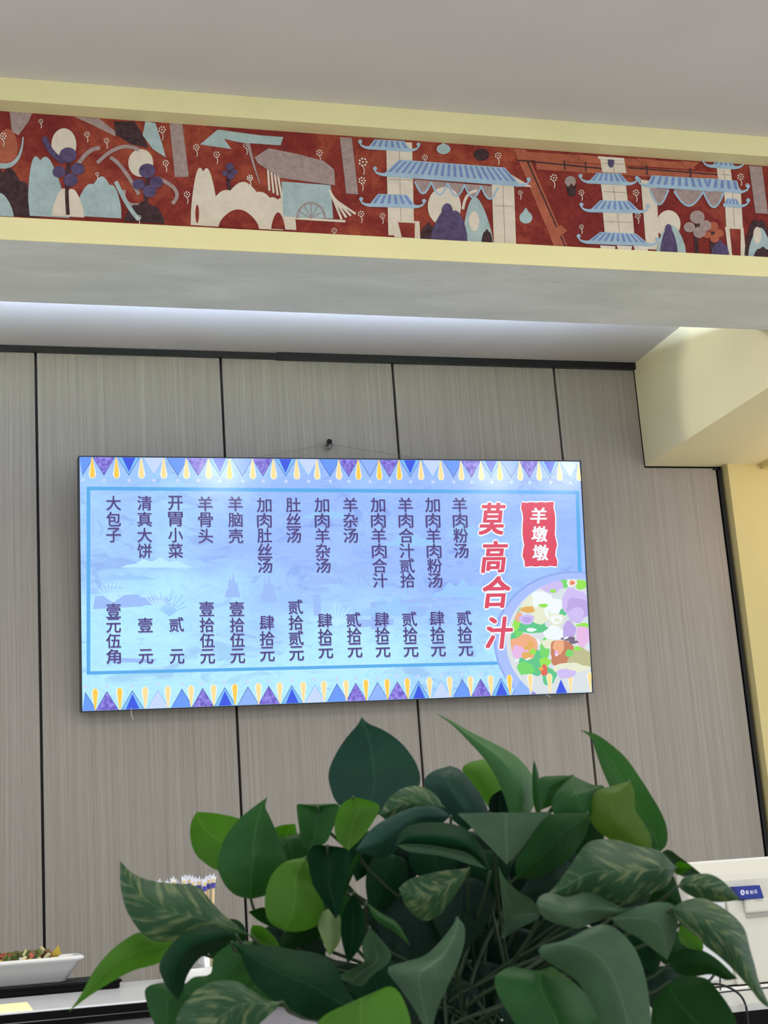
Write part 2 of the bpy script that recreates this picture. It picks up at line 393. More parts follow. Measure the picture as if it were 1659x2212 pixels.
    ell(1232, 392, 12, 12, P_grey, 2); P([(1222, 398), (1228, 404), (1234, 396), (1240, 404), (1246, 398), (1242, 424), (1228, 424)], P_dark, 3)
    tower(1296, 1348, 340, 372); tower(1298, 1352, 398, 438); tower(1302, 1366, 456, 512)
    ell(1320, 350, 7, 12, P_violet, 5); stroke([(1292, 340), (1348, 344)], 5, P_white, 5)
    tile_roof(1270, 1360, 394, 22, .04); tile_roof(1272, 1384, 456, 24, .02); tile_roof(1266, 1404, 524, 24, .04)
    for k in range(3): P([(1296 + 36 * k, 530), (1330 + 36 * k, 532), (1326 + 36 * k, 544), (1300 + 36 * k, 543)], P_white, 4)
    P([(1384, 388), (1418, 392), (1424, 540), (1396, 538)], P_cream, 3)
    tile_roof(1396, 1540, 402, 24, .06, ins=.08); tile_roof(1520, 1600, 408, 24, .09, left=False, ins=.1)
    tower(1548, 1578, 362, 398); tower(1564, 1600, 406, 494); tile_roof(1536, 1590, 360, 14, .05); tile_roof(1562, 1600, 444, 16, .05, left=False)
    P([(1566, 490), (1606, 492), (1612, 556), (1574, 552)], P_cream, 4); P([(1576, 494), (1600, 495), (1600, 556), (1582, 552)], M_red, 5)
    for k, (x, w) in enumerate(((1404, 40), (1456, 64), (1520, 44))):
        P([(x, 406 + 3 * k)] + [(x + w * t / 8, 410 + 3 * k + 32 * sin(pi * t / 8)) for t in range(9)] + [(x + w, 408 + 3 * k)], P_grey, 3)
        stroke([(x + w * t / 8, 410 + 3 * k + 32 * sin(pi * t / 8)) for t in range(9)], 4, P_eave, 4)
    ell(1444, 484, 26, 30, P_cream, 3, 32); hill(1418, 1482, 544, 60, P_blue, 4, 0, 1); hill(1426, 1464, 544, 52, P_violet, 5, 0, 2); ell(1444, 498, 8, 14, P_violet, 6)
    tree(1506, 548, 92, 40, P_grey, 4); tree(1540, 550, 70, 30, P_terra, 3); hill(1536, 1576, 552, 34, P_violet, 5)
    P([(1618, 358), (1646, 360), (1659, 462), (1632, 460)], P_grey, 2)
    hill(1608, 1668, 552, 86, P_dark, 4, 0, 2); hill(1616, 1668, 556, 66, P_blue, 5, 0, 1); ell(1636, 508, 9, 18, P_cream, 6); hill(1628, 1668, 556, 24, P_dark, 6)
    for x, y, s in ((88, 262, .6), (188, 290, .7), (230, 304, .7), (350, 280, .9), (358, 352, .8), (424, 318, .8), (468, 334, .8), (404, 420, .8), (540, 384, .8), (532, 314, .8),
                    (690, 330, .8), (784, 350, 1.1), (782, 390, .9), (780, 462, .8), (826, 466, .7), (722, 498, .7), (918, 340, .7), (1076, 336, .8), (1196, 384, .9), (1256, 416, .7),
                    (1374, 416, .8), (1378, 466, .7), (1256, 490, .6), (1124, 416, .6), (1600, 382, .8), (1614, 400, .5), (540, 386, .6), (300, 470, .6), (210, 376, .5), (6, 294, .9)):
        sprig(x, y, s)
    return b
o = mural().build('mural')
tag(o, 'long red painted mural set between two yellow mouldings on the ceiling beam', 'mural')

# ------------------------------------------------------------------ the lightbox menu
def backlit(name, col, strength=1.0):
    return pmat(name, (0.02, 0.02, 0.02, 1), 0.12, spec=0.35, emit=col, estr=strength)
def glyph(ch, offset=0.0, shear=0.0, _c={}):
    k = (ch, offset, shear)
    if k in _c: return _c[k]
    cu = bpy.data.curves.new('glyph', 'FONT'); cu.body = ch; cu.size = 1.0; cu.offset = offset; cu.shear = shear; cu.resolution_u = 3
    o = bpy.data.objects.new('glyph', cu); COL.objects.link(o)
    dg = bpy.context.evaluated_depsgraph_get()
    me = bpy.data.meshes.new_from_object(o.evaluated_get(dg))
    vs = [v.co.copy() for v in me.vertices]; fs = [tuple(p.vertices) for p in me.polygons]
    bpy.data.objects.remove(o); bpy.data.curves.remove(cu); bpy.data.meshes.remove(me)
    x0, x1 = min(v.x for v in vs), max(v.x for v in vs); y0, y1 = min(v.y for v in vs), max(v.y for v in vs)
    _c[k] = ([((v.x - (x0 + x1) / 2), (v.y - (y0 + y1) / 2)) for v in vs], fs, x1 - x0, y1 - y0)
    return _c[k]

LB_W, LB_H, LB_T = 1.796, 0.842, 0.066
YB, YT = 4.930, 4.830
bl = at_y(176, 1533, YB); zt = at_y(716, 992, YT).z; zb = at_y(727, 1516, YB).z
lean = math.atan2(YB - YT, zt - zb)
LB_H = math.hypot(YB - YT, zt - zb)
box = empty('lightbox_menu', (0.4065, YB, zb), (lean, 0, 0))
bpy.context.view_layer.update()
IMW = box.matrix_basis.inverted()
NRM = box.matrix_basis.to_3x3() @ Vector((0, -1, 0)); ORG = Vector(box.location)
def lb(px, py):                              # a point of the photograph on the face of the lightbox -> (u, v)
    d = ray(px, py); t = (ORG - EYEV).dot(NRM) / d.dot(NRM); q = IMW @ (EYEV + d * t); return (q.x, q.z)
def lay(u, v, L): return (u, -0.0004 * L, v)
tag(box, 'backlit pale blue menu lightbox hung by a cord from a nail on the panelled wall', 'menu sign')

# housing
M_frame = pmat('black_aluminium_frame', rgb(28, 28, 36), 0.35, metal=0.4)
b = MB(); b.box((0, 0.001, 0), (LB_W, LB_T, LB_H), pmat('grey_lightbox_back', rgb(120, 118, 120), 0.5)); b.build('housing', box)
b = MB(); e = 0.003
b.box((-e, -0.004, -e), (0, LB_T, LB_H + e), M_frame); b.box((LB_W, -0.004, -e), (LB_W + e, LB_T, LB_H + e), M_frame)
b.box((0, -0.004, -e), (LB_W, LB_T, 0), M_frame); b.box((0, -0.004, LB_H), (LB_W, LB_T, LB_H + e), M_frame)
part(b.build('frame', box), 'thin black frame')
# face: printed landscape in lavender and cyan
M_face = pmat('backlit_landscape_print', (0.02, 0.02, 0.02, 1), 0.12, spec=0.35, emit=(1, 1, 1, 1), estr=1.0)
n1 = noise(M_face, 2.1, (1, 1, 1.5), 3); n2 = noise(M_face, 5.0, (1, 1, 2.2), 7, rough=0.6, dist=1.2); n3 = noise(M_face, 16.0, (0.5, 1, 2.6), 6, rough=0.7, dist=0.8)
tc = nd(M_face, 'ShaderNodeTexCoord'); sp = nd(M_face, 'ShaderNodeSeparateXYZ'); lk(M_face, tc.outputs['Object'], sp.inputs[0])
def mth(op, a, b_):
    x = nd(M_face, 'ShaderNodeMath', operation=op)
    for s, v in ((x.inputs[0], a), (x.inputs[1], b_)):
        if hasattr(v, 'is_linked'): lk(M_face, v, s)
        else: s.default_value = v
    return x.outputs[0]
hz = mth('MULTIPLY', mth('SUBTRACT', 0.34, sp.outputs[2]), 0.55)       # print turns from lavender sky to cyan ground
hx = mth('MULTIPLY', mth('SUBTRACT', 0.75, sp.outputs[0]), 0.16)
fac = mth('ADD', mth('ADD', n1, hz), hx)
c1 = ramp(M_face, fac, [(0.28, rgb(154, 188, 252)), (0.46, rgb(164, 208, 253)), (0.66, rgb(180, 236, 255))])
c2 = ramp(M_face, n2, [(0.36, rgb(224, 226, 244)), (0.44, rgb(255, 255, 255)), (0.53, rgb(240, 246, 255)), (0.56, rgb(255, 255, 255))])
c3 = ramp(M_face, n3, [(0.33, rgb(228, 228, 246)), (0.42, rgb(255, 255, 255))])
lk(M_face, mixc(M_face, 0.75, mixc(M_face, 0.9, c1, c2, 'MULTIPLY'), c3, 'MULTIPLY'), bsdf(M_face).inputs['Emission Color'])
b = MB(); b.box((0, -0.0002, 0), (LB_W, 0.001, LB_H), M_face)
# faint printed hills, pavilions and shrubs of the background scene
M_f1 = backlit('print_faint_lilac', rgb(152, 186, 246)); M_f2 = backlit('print_faint_blue', rgb(150, 200, 249)); M_f3 = backlit('print_faint_pale', rgb(186, 232, 255))
def fp(pts, mt, L=0.6): b.poly([lay(*lb(*p), L) for p in pts], mt)
def fhill(x0, x1, yb, h, mt, L=0.6):
    fp([(x0, yb)] + [(x0 + (x1 - x0) * i / 20, yb - h * sin(pi * i / 20) * (0.8 + .2 * sin(i * 1.3))) for i in range(21)] + [(x1, yb)], mt, L)
for q in ((640, 760, 1262, 22, M_f1), (770, 940, 1330, 46, M_f2), (930, 1060, 1290, 40, M_f2), (206, 340, 1252, 14, M_f2), (560, 600, 1300, 60, M_f1), (486, 520, 1290, 54, M_f1),
          (960, 1040, 1160, 36, M_f2), (260, 420, 1226, 22, M_f3), (820, 960, 1180, 30, M_f2), (650, 760, 1120, 26, M_f2), (1100, 1240, 1120, 14, M_f1)): fhill(*q)
for q in ([(206, 1288), (300, 1284), (310, 1310), (200, 1316)], [(300, 1290), (372, 1292), (366, 1306), (300, 1308)], [(676, 1284), (692, 1284), (694, 1330), (678, 1330)],
          [(800, 1300), (836, 1298), (838, 1356), (802, 1360)], [(866, 1296), (930, 1290), (946, 1302), (860, 1308)], [(880, 1310), (920, 1308), (922, 1330), (882, 1332)],
          [(230, 1420), (340, 1424), (330, 1432), (240, 1430)], [(600, 1042), (640, 1042), (650, 1050), (604, 1052)], [(760, 1340), (850, 1336), (850, 1350), (766, 1356)]): fp(q, M_f1)
random.seed(5)
def shrub(x, y, h, mt):                      # branching bush print
    for k in range(9):
        a = -pi / 2 + (k - 4) * 0.24; l = h * random.uniform(.7, 1)
        p1 = (x + l * .5 * cos(a), y + l * .5 * sin(a)); p2 = (p1[0] + l * .5 * cos(a + .2), p1[1] + l * .5 * sin(a + .2))
        for s, t, w in (((x, y), p1, 1.6), (p1, p2, 1.1)):
            dx, dy = t[0] - s[0], t[1] - s[1]; ll = math.hypot(dx, dy); ox, oy = -dy / ll * w, dx / ll * w
            fp([(s[0] + ox, s[1] + oy), (t[0] + ox, t[1] + oy), (t[0] - ox, t[1] - oy), (s[0] - ox, s[1] - oy)], mt, 0.8)
shrub(244, 1300, 46, M_f3); shrub(344, 1314, 52, M_f3); shrub(366, 1330, 60, M_f2); shrub(730, 1352, 50, M_f3)
for cx, cy, s in ((742, 1232, 1.0), (786, 1240, 1.25)):       # pale pack animals led along a track
    for q in ([(-12, -8), (8, -10), (16, -6), (14, 4), (-10, 4)], [(-12, -8), (-20, -20), (-24, -17), (-28, -12), (-20, -8), (-10, 2)], [(-9, 3), (-6, 3), (-8, 20), (-10, 20)], [(-2, 3), (1, 3), (0, 20), (-2, 20)], [(8, 3), (11, 3), (9, 20), (7, 20)], [(13, 2), (16, -2), (18, 18), (16, 19)]):
        fp([(cx + s * x, cy + s * y) for x, y in q], M_f1, 0.8)
for q in ([(722, 1214), (728, 1216), (730, 1236), (722, 1238)], [(722, 1236), (726, 1236), (718, 1262), (714, 1262)], [(726, 1236), (730, 1236), (740, 1260), (736, 1262)]): fp(q, M_f1, 0.8)
part(fix_normals(b.build('face', box)), 'glowing printed face with a faint blue landscape')

# triangle garlands along the top and bottom
C_deep = backlit('garland_deep_blue', rgb(40, 76, 226)); C_mid = backlit('garland_mid_blue', rgb(98, 150, 246)); C_light = backlit('garland_light_blue', rgb(140, 178, 250))
C_purple = backlit('garland_purple', rgb(112, 96, 214)); C_pale = backlit('garland_pale', rgb(196, 214, 250)); C_line = backlit('garland_outline', rgb(64, 86, 170))
C_sky = backlit('garland_sky_edge', rgb(120, 190, 255)); C_y1 = backlit('drop_yellow', rgb(250, 204, 70)); C_y2 = backlit('drop_pale_yellow', rgb(252, 222, 150)); C_wh = backlit('print_white', rgb(240, 248, 255))
n_ = noise(C_purple, 70, detail=4); lk(C_purple, ramp(C_purple, n_, [(0.4, rgb(96, 76, 190)), (0.6, rgb(150, 136, 236))]), bsdf(C_purple).inputs['Emission Color'])
tri = [(178, 'm'), (224, 'P'), (278, 'D'), (332, 'p'), (383, 'm'), (427, 'P'), (474, 'D'), (523, 'l'), (567, 'P'), (616, 'D'), (665, 'p'), (712, 'm'), (752, 'P'), (798, 'l'), (840, 'P'), (885, 'D'), (933, 'p'), (978, 'm'), (1017, 'P'), (1060, 'D'), (1103, 'l'), (1142, 'P'), (1187, 'D'), (1230, 'p')]
drops = [199, 251, 305, 353, 402, 450, 495, 545, 590, 640, 684, 731, 773, 818, 861, 908, 951, 995, 1038, 1078, 1122, 1163, 1207, 1249]
CM = {'m': C_mid, 'P': C_purple, 'D': C_deep, 'p': C_pale, 'l': C_light}
top_u = lambda x: lb(x, 985 + 0.0139 * (x - 176))[0]
def garland(name, topside):
    b = MB()
    Y = lambda h: LB_H - h if topside else h
    def T(u, hw, h, mt, L, h0=0.0):
        q = [(max(0, u - hw), h0), (min(LB_W, u + hw), h0), (u, h)] if u > hw else [(0, h0), (u + hw, h0), (max(u, 0), h)]
        b.poly([lay(x, Y(y), L) for x, y in q], mt)
    for x, k in tri:
        u = top_u(x)
        T(u, 0.037, 0.0625, C_line if k in 'mPDl' else C_sky, 1, 0.0005); T(u, 0.035, 0.0585, C_sky if k == 'D' else CM[k], 2, 0.0008)
        if k in 'Dm': T(u, 0.022, 0.05, C_deep if k == 'D' else C_mid, 3, 0.001)
        b.poly([lay(u + 0.006 * cos(2 * pi * i / 10), Y(0.078 + 0.006 * sin(2 * pi * i / 10)), 1) for i in range(10)], C_pale)
    for i, x in enumerate(drops):
        u = top_u(x); mt = C_y1 if i in (0, 6, 13, 12, 19, 1, 14) else C_y2
        for sc, mm, L in ((1.35, C_wh, 4), (1.0, mt, 5)):
            pts = [(-0.002, 0.002), (-0.0085 * sc, 0.055), (-0.0085 * sc, 0.062), (-0.005 * sc, 0.068 + .002 * sc), (0, 0.070 + .002 * sc), (0.005 * sc, 0.068 + .002 * sc), (0.0085 * sc, 0.062), (0.0085 * sc, 0.055), (0.002, 0.002)]
            pts = [(min(max(u + x_, 0), LB_W), y_) for x_, y_ in pts]
            b.poly([lay(x_, Y(y_), L) for x_, y_ in pts], mm)
    o = fix_normals(b.build(name, box)); part(o, 'border of blue triangles and yellow drops along the %s edge' % ('top' if topside else 'bottom'))
garland('triangle_border', True); garland('triangle_border', False)

# thin blue rule around the menu
C_rule = backlit('rule_blue', rgb(78, 168, 234))
b = MB()
def rule(p, q, w=8.0, L=1):
    dx, dy = q[0] - p[0], q[1] - p[1]; l = math.hypot(dx, dy); ox, oy = -dy / l * w / 2, dx / l * w / 2
    b.poly([lay(*lb(*r), L) for r in ((p[0] + ox, p[1] + oy), (q[0] + ox, q[1] + oy), (q[0] - ox, q[1] - oy), (p[0] - ox, p[1] - oy))], C_rule)
rule((188, 1055), (1251, 1064)); rule((191, 1052), (191, 1457)); rule((1247, 1062), (1252.5, 1239)); rule((188, 1454), (1090, 1432), 7)
fix_normals(b.build('border_line', box))

# bowl picture in the lower right corner
def bowl_picture():
    b = MB(); cnt = [0.0]
    def clip(poly):
        for ax, lim, sg in ((0, LB_W - 0.001, -1), (1, 0.001, 1)):
            out = []
            for i, p in enumerate(poly):
                q = poly[(i + 1) % len(poly)]; a, c = sg * (p[ax] - lim), sg * (q[ax] - lim)
                if a >= 0: out.append(p)
                if (a >= 0) != (c >= 0):
                    t = a / (a - c); out.append((p[0] + t * (q[0] - p[0]), p[1] + t * (q[1] - p[1])))
            poly = out
        return poly
    def inb(poly):                          # keep the food inside the bowl's rim
        c = lb(1240, 1386); out = []
        for p in poly:
            du, dv = (p[0] - c[0]) / 0.243, (p[1] - c[1]) / 0.224; r = math.hypot(du, dv)
            out.append(p if r <= 1 else (c[0] + du / r * 0.243, c[1] + dv / r * 0.224))
        return out
    def el(cx, cy, rx, ry, mt, L, wob=0.0, seed=0, n=28, food=True, rot=0.0):
        rnd = random.Random(seed * 7 + int(cx)); ph = [rnd.uniform(0, 6.28) for _ in range(3)]
        pts = []
        for k in range(n):
            t = 2 * pi * k / n; r = 1 + wob * (sin(3 * t + ph[0]) * .5 + sin(5 * t + ph[1]) * .3 + sin(7 * t + ph[2]) * .2)
            x, y = rx * r * cos(t), ry * r * sin(t)
            pts.append(lb(cx + x * cos(rot) - y * sin(rot), cy + x * sin(rot) + y * cos(rot)))
        if food: pts = inb(pts)
        pts = clip(pts)
        cnt[0] += 0.005
        if len(pts) > 2: b.poly([lay(u, v, L + cnt[0]) for u, v in pts], mt)
    def k(X, Y): return 1000 + X / 5.72, 1240 + Y / 5.72
    C = lambda n, c: backlit('bowl_' + n, rgb(*c))
    el(1237, 1386, 170, 152, C('rim_edge', (140, 166, 236)), 1, food=False, n=64)
    el(1238, 1387, 167, 149, C('rim', (164, 188, 252)), 1.5, food=False, n=64)
    el(1240, 1386, 147, 135, C('broth', (214, 222, 226)), 2, food=False, n=64)
    G1, G2, G3 = C('green', (84, 196, 132)), C('bright_green', (146, 226, 70)), C('grass_green', (110, 214, 100))
    O1, O2, BR = C('orange', (238, 170, 128)), C('amber', (226, 172, 84)), C('brown', (196, 122, 86))
    L1, L2, PK = C('lilac', (204, 186, 240)), C('mauve', (186, 164, 228)), C('pink', (228, 182, 228))
    CR, WH, OL, RD, DK = C('cream', (228, 232, 204)), C('white', (238, 246, 250)), C('olive', (186, 184, 136)), C('red', (226, 94, 72)), C('dark', (110, 96, 120))
    def F(X, Y, rx, ry, mt, L=3, w=.18, rot=0.0): el(*k(X, Y), rx / 5.72, ry / 5.72, mt, L, w, L, 26, True, rot)
    for a in ((570, 430, 70, 200, G1), (640, 700, 110, 110, G3), (840, 660, 220, 70, G1), (640, 630, 60, 70, G2), (600, 800, 60, 100, G1), (860, 1090, 160, 160, G1), (760, 1170, 120, 80, G3), (1010, 920, 60, 130, G3), (1060, 1260, 90, 110, G1), (1240, 120, 70, 60, G3), (1470, 130, 90, 60, G2), (1190, 470, 90, 60, G1), (1480, 640, 80, 36, G2)): F(*a, 3)
    for a in ((810, 330, 150, 110, CR), (1090, 150, 150, 80, L1), (960, 290, 120, 80, WH), (1060, 400, 190, 110, WH), (960, 510, 110, 110, CR), (1120, 730, 120, 90, WH), (1060, 860, 90, 60, CR), (800, 440, 90, 40, O2), (680, 530, 50, 60, O1)): F(*a, 4)
    for a in ((1380, 350, 170, 170, L1), (1420, 440, 150, 150, L2), (1400, 500, 100, 90, L1), (1310, 690, 80, 110, L2), (1480, 770, 90, 130, PK), (785, 560, 92, 62, L1), (790, 565, 60, 38, L2), (1150, 560, 100, 76, CR), (1150, 560, 76, 54, WH), (1160, 570, 36, 26, CR)): F(*a, 5)
    for a in ((1340, 110, 62, 46, WH), (1345, 108, 40, 34, O1), (1350, 110, 18, 15, RD), (740, 900, 190, 150, O1), (700, 960, 110, 80, PK), (800, 880, 70, 60, O2), (720, 850, 90, 50, O1), (1220, 960, 150, 150, BR), (1290, 1040, 210, 110, BR), (1180, 900, 70, 90, O1), (1450, 1060, 160, 150, OL), (1330, 1160, 230, 60, CR), (1300, 800, 90, 26, DK)): F(*a, 6)
    for a in ((1360, 840, 60, 22, DK), (1010, 1090, 70, 60, G2), (1000, 1190, 42, 70, RD), (960, 1170, 30, 24, O2), (860, 960, 40, 36, G2), (1110, 210, 36, 24, G2), (990, 390, 60, 24, G2), (1310, 980, 48, 46, G3), (1410, 920, 46, 26, G2), (1150, 980, 22, 40, PK), (1270, 1230, 120, 60, L1), (840, 690, 60, 24, WH), (780, 1000, 60, 40, O2)): F(*a, 7)
    for a in ((1270, 790, 34, 12, WH), (930, 840, 14, 44, WH), (660, 1070, 40, 10, WH), (800, 1050, 40, 10, WH), (1160, 1000, 14, 10, WH), (1030, 490, 20, 70, WH), (850, 100, 60, 12, WH)): F(*a, 8, .1, -0.4)
    o = fix_normals(b.build('bowl_picture', box)); part(o, 'photo of a bowl of mutton soup with greens in the corner')
bowl_picture()

# lettering
C_text = backlit('menu_ink', rgb(62, 46, 116)); C_shadow = backlit('menu_ink_halo', rgb(136, 150, 218)); C_title = backlit('title_red', rgb(218, 62, 92)); C_seal = backlit('seal_red', rgb(222, 62, 92))
def letters(name, chars, ink, under=None, w=31, h=31, bold=0.9, L=10, shear=0.0, halo=None, hal=3.2):
    b = MB()
    def put(ch, px, py, mt, L, dx, dy):
        vs, fs, gw, gh = glyph(ch, 0.0, shear)
        c = lb(px, py); s1 = lb(px + 10, py); su = abs(s1[0] - c[0]) / 10; s2 = lb(px, py + 10); sv = abs(s2[1] - c[1]) / 10
        kx = w * su / (gw if gw > 0.7 else 0.92); ky = h * sv / (gh if gh > 0.7 else 0.92)
        b.add([lay(c[0] + dx * su + x * kx, c[1] - dy * sv + y * ky, L) for x, y in vs], fs, mt)
    for ch, px, py in chars:
        if halo:
            for k in range(8): put(ch, px, py, halo, L - 3 + k * 0.2, hal * cos(k * pi / 4), hal * sin(k * pi / 4))
        if under: put(ch, px, py, under, L - 1, 0.9, 2.2)
        for k, (dx, dy) in enumerate(((-.5, -.3), (.5, -.3), (.5, .3), (-.5, .3))): put(ch, px, py, ink, L + 0.1 * k, dx * bold, dy * bold)
    return b.build(name, box)
def col(chars, xs, ys):
    if not isinstance(xs, (list, tuple)): xs = [xs, xs]
    n = len(chars); return [(c, xs[0] + (xs[1] - xs[0]) * (i / max(1, n - 1)), ys[i]) for i, c in enumerate(chars)]
A = [1087, 1121.5, 1156, 1190, 1223]; B = [1091, 1124.3, 1157, 1190, 1222, 1254]
MENU = [('大包子', (245, 245), A, '壹元伍角', (245, 245), (1319, 1351, 1384.5, 1418)), ('清真大饼', (312, 312), A, '壹元', (313.5, 314.6), (1350, 1418)),
        ('开胃小菜', (378.5, 379), A, '贰元', (381, 382), (1349, 1418)), ('羊骨头', (443, 444), [1088.5, 1123, 1158], '壹拾伍元', (446, 448), (1315, 1350, 1383.5, 1418)),
        ('羊脑壳', (508, 509), [1088.5, 1123, 1158], '壹拾伍元', (511, 513), (1315, 1350, 1382.5, 1417)), ('加肉肚丝汤', (570, 572), B, '肆拾元', (576, 577), (1345, 1379, 1413)),
        ('肚丝汤', (633, 634), B, '贰拾贰元', (638, 640), (1311, 1345, 1378, 1411.5)), ('加肉羊杂汤', (694.5, 697.5), B, '肆拾元', (701, 703), (1340.5, 1374, 1406.5)),
        ('羊杂汤', (756, 757), B, '贰拾元', (763, 766), (1338.5, 1371.6, 1404.6)), ('加肉羊肉合汁', (815.5, 820.5), B, '肆拾元', (824, 826.5), (1338, 1370.7, 1404)),
        ('羊肉合汁贰拾', (875, 880), B, '贰拾元', (884, 887), (1337, 1370.3, 1403.6)), ('加肉羊肉粉汤', (933.5, 939), B, '肆拾元', (943, 946), (1336, 1369, 1402.5)),
        ('羊肉粉汤', (992, 995.5), B, '贰拾元', (1002, 1005), (1335, 1368.7, 1401.5))]
for dish, dx, dy, price, qx, qy in MENU:
    part(letters('dish_name', col(dish, dx, dy), C_text, C_shadow), 'dish name reading ' + dish)
    cc = col(price, qx, qy)
    for q in ([cc] if len(price) > 2 else [[c] for c in cc]):
        part(letters('price_text', q, C_text, C_shadow), 'price character reading ' + q[0][0] if len(q) == 1 else 'price reading ' + price)
part(letters('title_text', [('莫', 1062, 1121), ('高', 1067, 1203), ('合', 1072, 1279), ('汁', 1077, 1367)], C_title, None, 57, 67, 4.0, 14, 0.2, C_wh, 5.0), 'large red brush title reading 莫高合汁')
# red seal
b = MB(); random.seed(3)
def seal(grow, mt, L):
    pts = []
    for x0, y0, x1, y1 in ((1127, 1086, 1196, 1085), (1196, 1085, 1202, 1223), (1202, 1223, 1131, 1224), (1131, 1224, 1127, 1086)):
        for i in range(12):
            t = i / 12; x, y = x0 + (x1 - x0) * t, y0 + (y1 - y0) * t
            w = 2.2 * sin(y * .13) + 1.4 * sin(y * .37) if abs(x1 - x0) < 10 else 0.8 * sin(x * .3)
            nx, ny = (1 if x0 > 1160 else -1, 0) if abs(x1 - x0) < 10 else (0, -1 if y0 < 1150 else 1)
            pts.append(lb(x + w * .8 + nx * grow, y + ny * grow + (w if nx == 0 else 0)))
    b.poly([lay(u, v, L) for u, v in pts], mt)
seal(2.6, C_wh, 8); seal(0, C_seal, 9)
sl = fix_normals(b.build('seal', box)); part(sl, 'red seal block with pale characters')
o = letters('seal_text', [('羊', 1162, 1114), ('墩', 1164.5, 1154), ('墩', 1166.5, 1194)], C_wh, None, 34, 33, 2.2, 12, 0.12); o.parent = sl
# hanging cord, loose threads
M_cord = pmat('grey_cord', rgb(140, 134, 126), 0.7)
nail_p = Vector((1.3, 4.985, at_y(706, 961, 4.985).z))
b = MB()
Lw = lambda p: IMW @ Vector(p)
for pxx in (505, 960):
    t = at_y(pxx, 988 if pxx < 700 else 999, 4.9); b.tube([Lw(nail_p + Vector((0, -0.012, 0))), Lw((t.x, YT + 0.03, zt - 0.002))], 0.0011, M_cord, 6)
b.build('hanging_cord', box)
b = MB(); p0 = at_y(283, 1528, YB - 0.002); p1 = at_y(284, 1543, YB - 0.004); p2 = at_y(288, 1554, YB - 0.005)
b.tube([Lw(p0), Lw(p1), Lw(p2)], 0.0012, pmat('white_thread', rgb(205, 205, 198), 0.7), 6); part(b.build('loose_thread', box), 'short pale thread hanging from the bottom edge')
b = MB(); p0 = at_y(1180, 1501, YB - 0.003); p1 = at_y(1190, 1506, YB - 0.005)
b.tube([Lw(p0), Lw(p1)], 0.0012, MATS['white_thread'], 6); b.build('loose_thread', box)
# the nail
M_nail = pmat('dark_steel', rgb(70, 68, 66), 0.35, metal=0.8)
nl = empty('wall_nail', nail_p)
b = MB(); b.tube([(0, 0.034, 0), (0, -0.02, 0.006)], 0.004, M_nail, 10); b.build('shank', nl, smooth=True)
b = MB(); b.tube([(0, -0.018, 0.006), (0, -0.022, 0.007)], 0.010, pmat('black_nail_head', rgb(26, 24, 24), 0.4, metal=0.6), 14); b.build('head', nl)
b = MB(); b.tube([(0.013 * cos(t), -0.014 + 0.001 * t, -0.004 + 0.013 * sin(t)) for t in [k * 0.4 for k in range(33)]], 0.0022, pmat('coiled_wire', rgb(150, 146, 140), 0.4, metal=0.5), 6); b.build('wire_coil', nl)
tag(nl, 'dark nail with wound wire in the panelled wall just above the lightbox menu', 'nail')

# ------------------------------------------------------------------ serving counter on the left, with the food dish and the chopstick holder
M_steel = pmat('polished_pale_worktop', rgb(236, 238, 242), 0.2, metal=0.0, spec=0.6)
M_blk = pmat('black_satin_edge', rgb(5, 5, 7), 0.5, spec=0.12)
M_greyp = pmat('lavender_grey_panel', rgb(168, 165, 170), 0.5)
M_white = pmat('white_glazed_ceramic', rgb(232, 232, 230), 0.18, spec=0.5)
CT = Z(-0.1705)
ct = empty('serving_counter', (-0.2, 2.95, 0))
def loc(parent, x, y, z): return (x - parent.location.x, y - parent.location.y, z - parent.location.z)
b = MB(); b.box(loc(ct, -1.5, 2.66, 0), loc(ct, 1.0, 3.24, CT - 0.03), M_greyp); b.build('cabinet_body', ct)
b = MB(); b.box(loc(ct, -1.5, 2.64, CT - 0.012), loc(ct, 1.0, 3.25, CT), M_steel); part(b.build('worktop', ct, bevel=0.002), 'shiny pale worktop')
b = MB(); b.box(loc(ct, -1.5, 2.63, CT - 0.026), loc(ct, 1.0, 2.645, CT - 0.003), M_blk); b.build('front_edge', ct)
b = MB(); b.box(loc(ct, -1.5, 2.627, CT - 0.017), loc(ct, 1.0, 2.632, CT - 0.0155), pmat('chrome_line', rgb(120, 122, 126), 0.2, metal=0.9)); b.build('chrome_strip', ct)
b = MB(); b.box(loc(ct, -0.6, 2.66, CT - 0.001), loc(ct, 0.128, 2.86, CT + 0.0012), pmat('painted_warm_reflection', rgb(240, 220, 150), 0.2, emit=rgb(255, 236, 165), estr=0.8)); part(b.build('warm_reflection_patch', ct), 'glowing yellow patch standing for a warm reflection on the worktop')  # emissive slab imitating a warm lamp reflection in the worktop
tag(ct, 'pale shiny-topped serving counter with a black front edge left of the plant', 'counter')
# black tray
TY = 3.05
b = MB(); b.box((-0.5, TY, CT + 0.0006), (0.312, 3.24, CT + 0.0172), M_blk); b.box((-0.5, TY - 0.004, CT + 0.0115), (0.316, 3.244, CT + 0.0177), M_blk)
tag(b.build('black_tray', bevel=0.003), 'flat black tray under the white dish of chopped vegetables', 'tray')
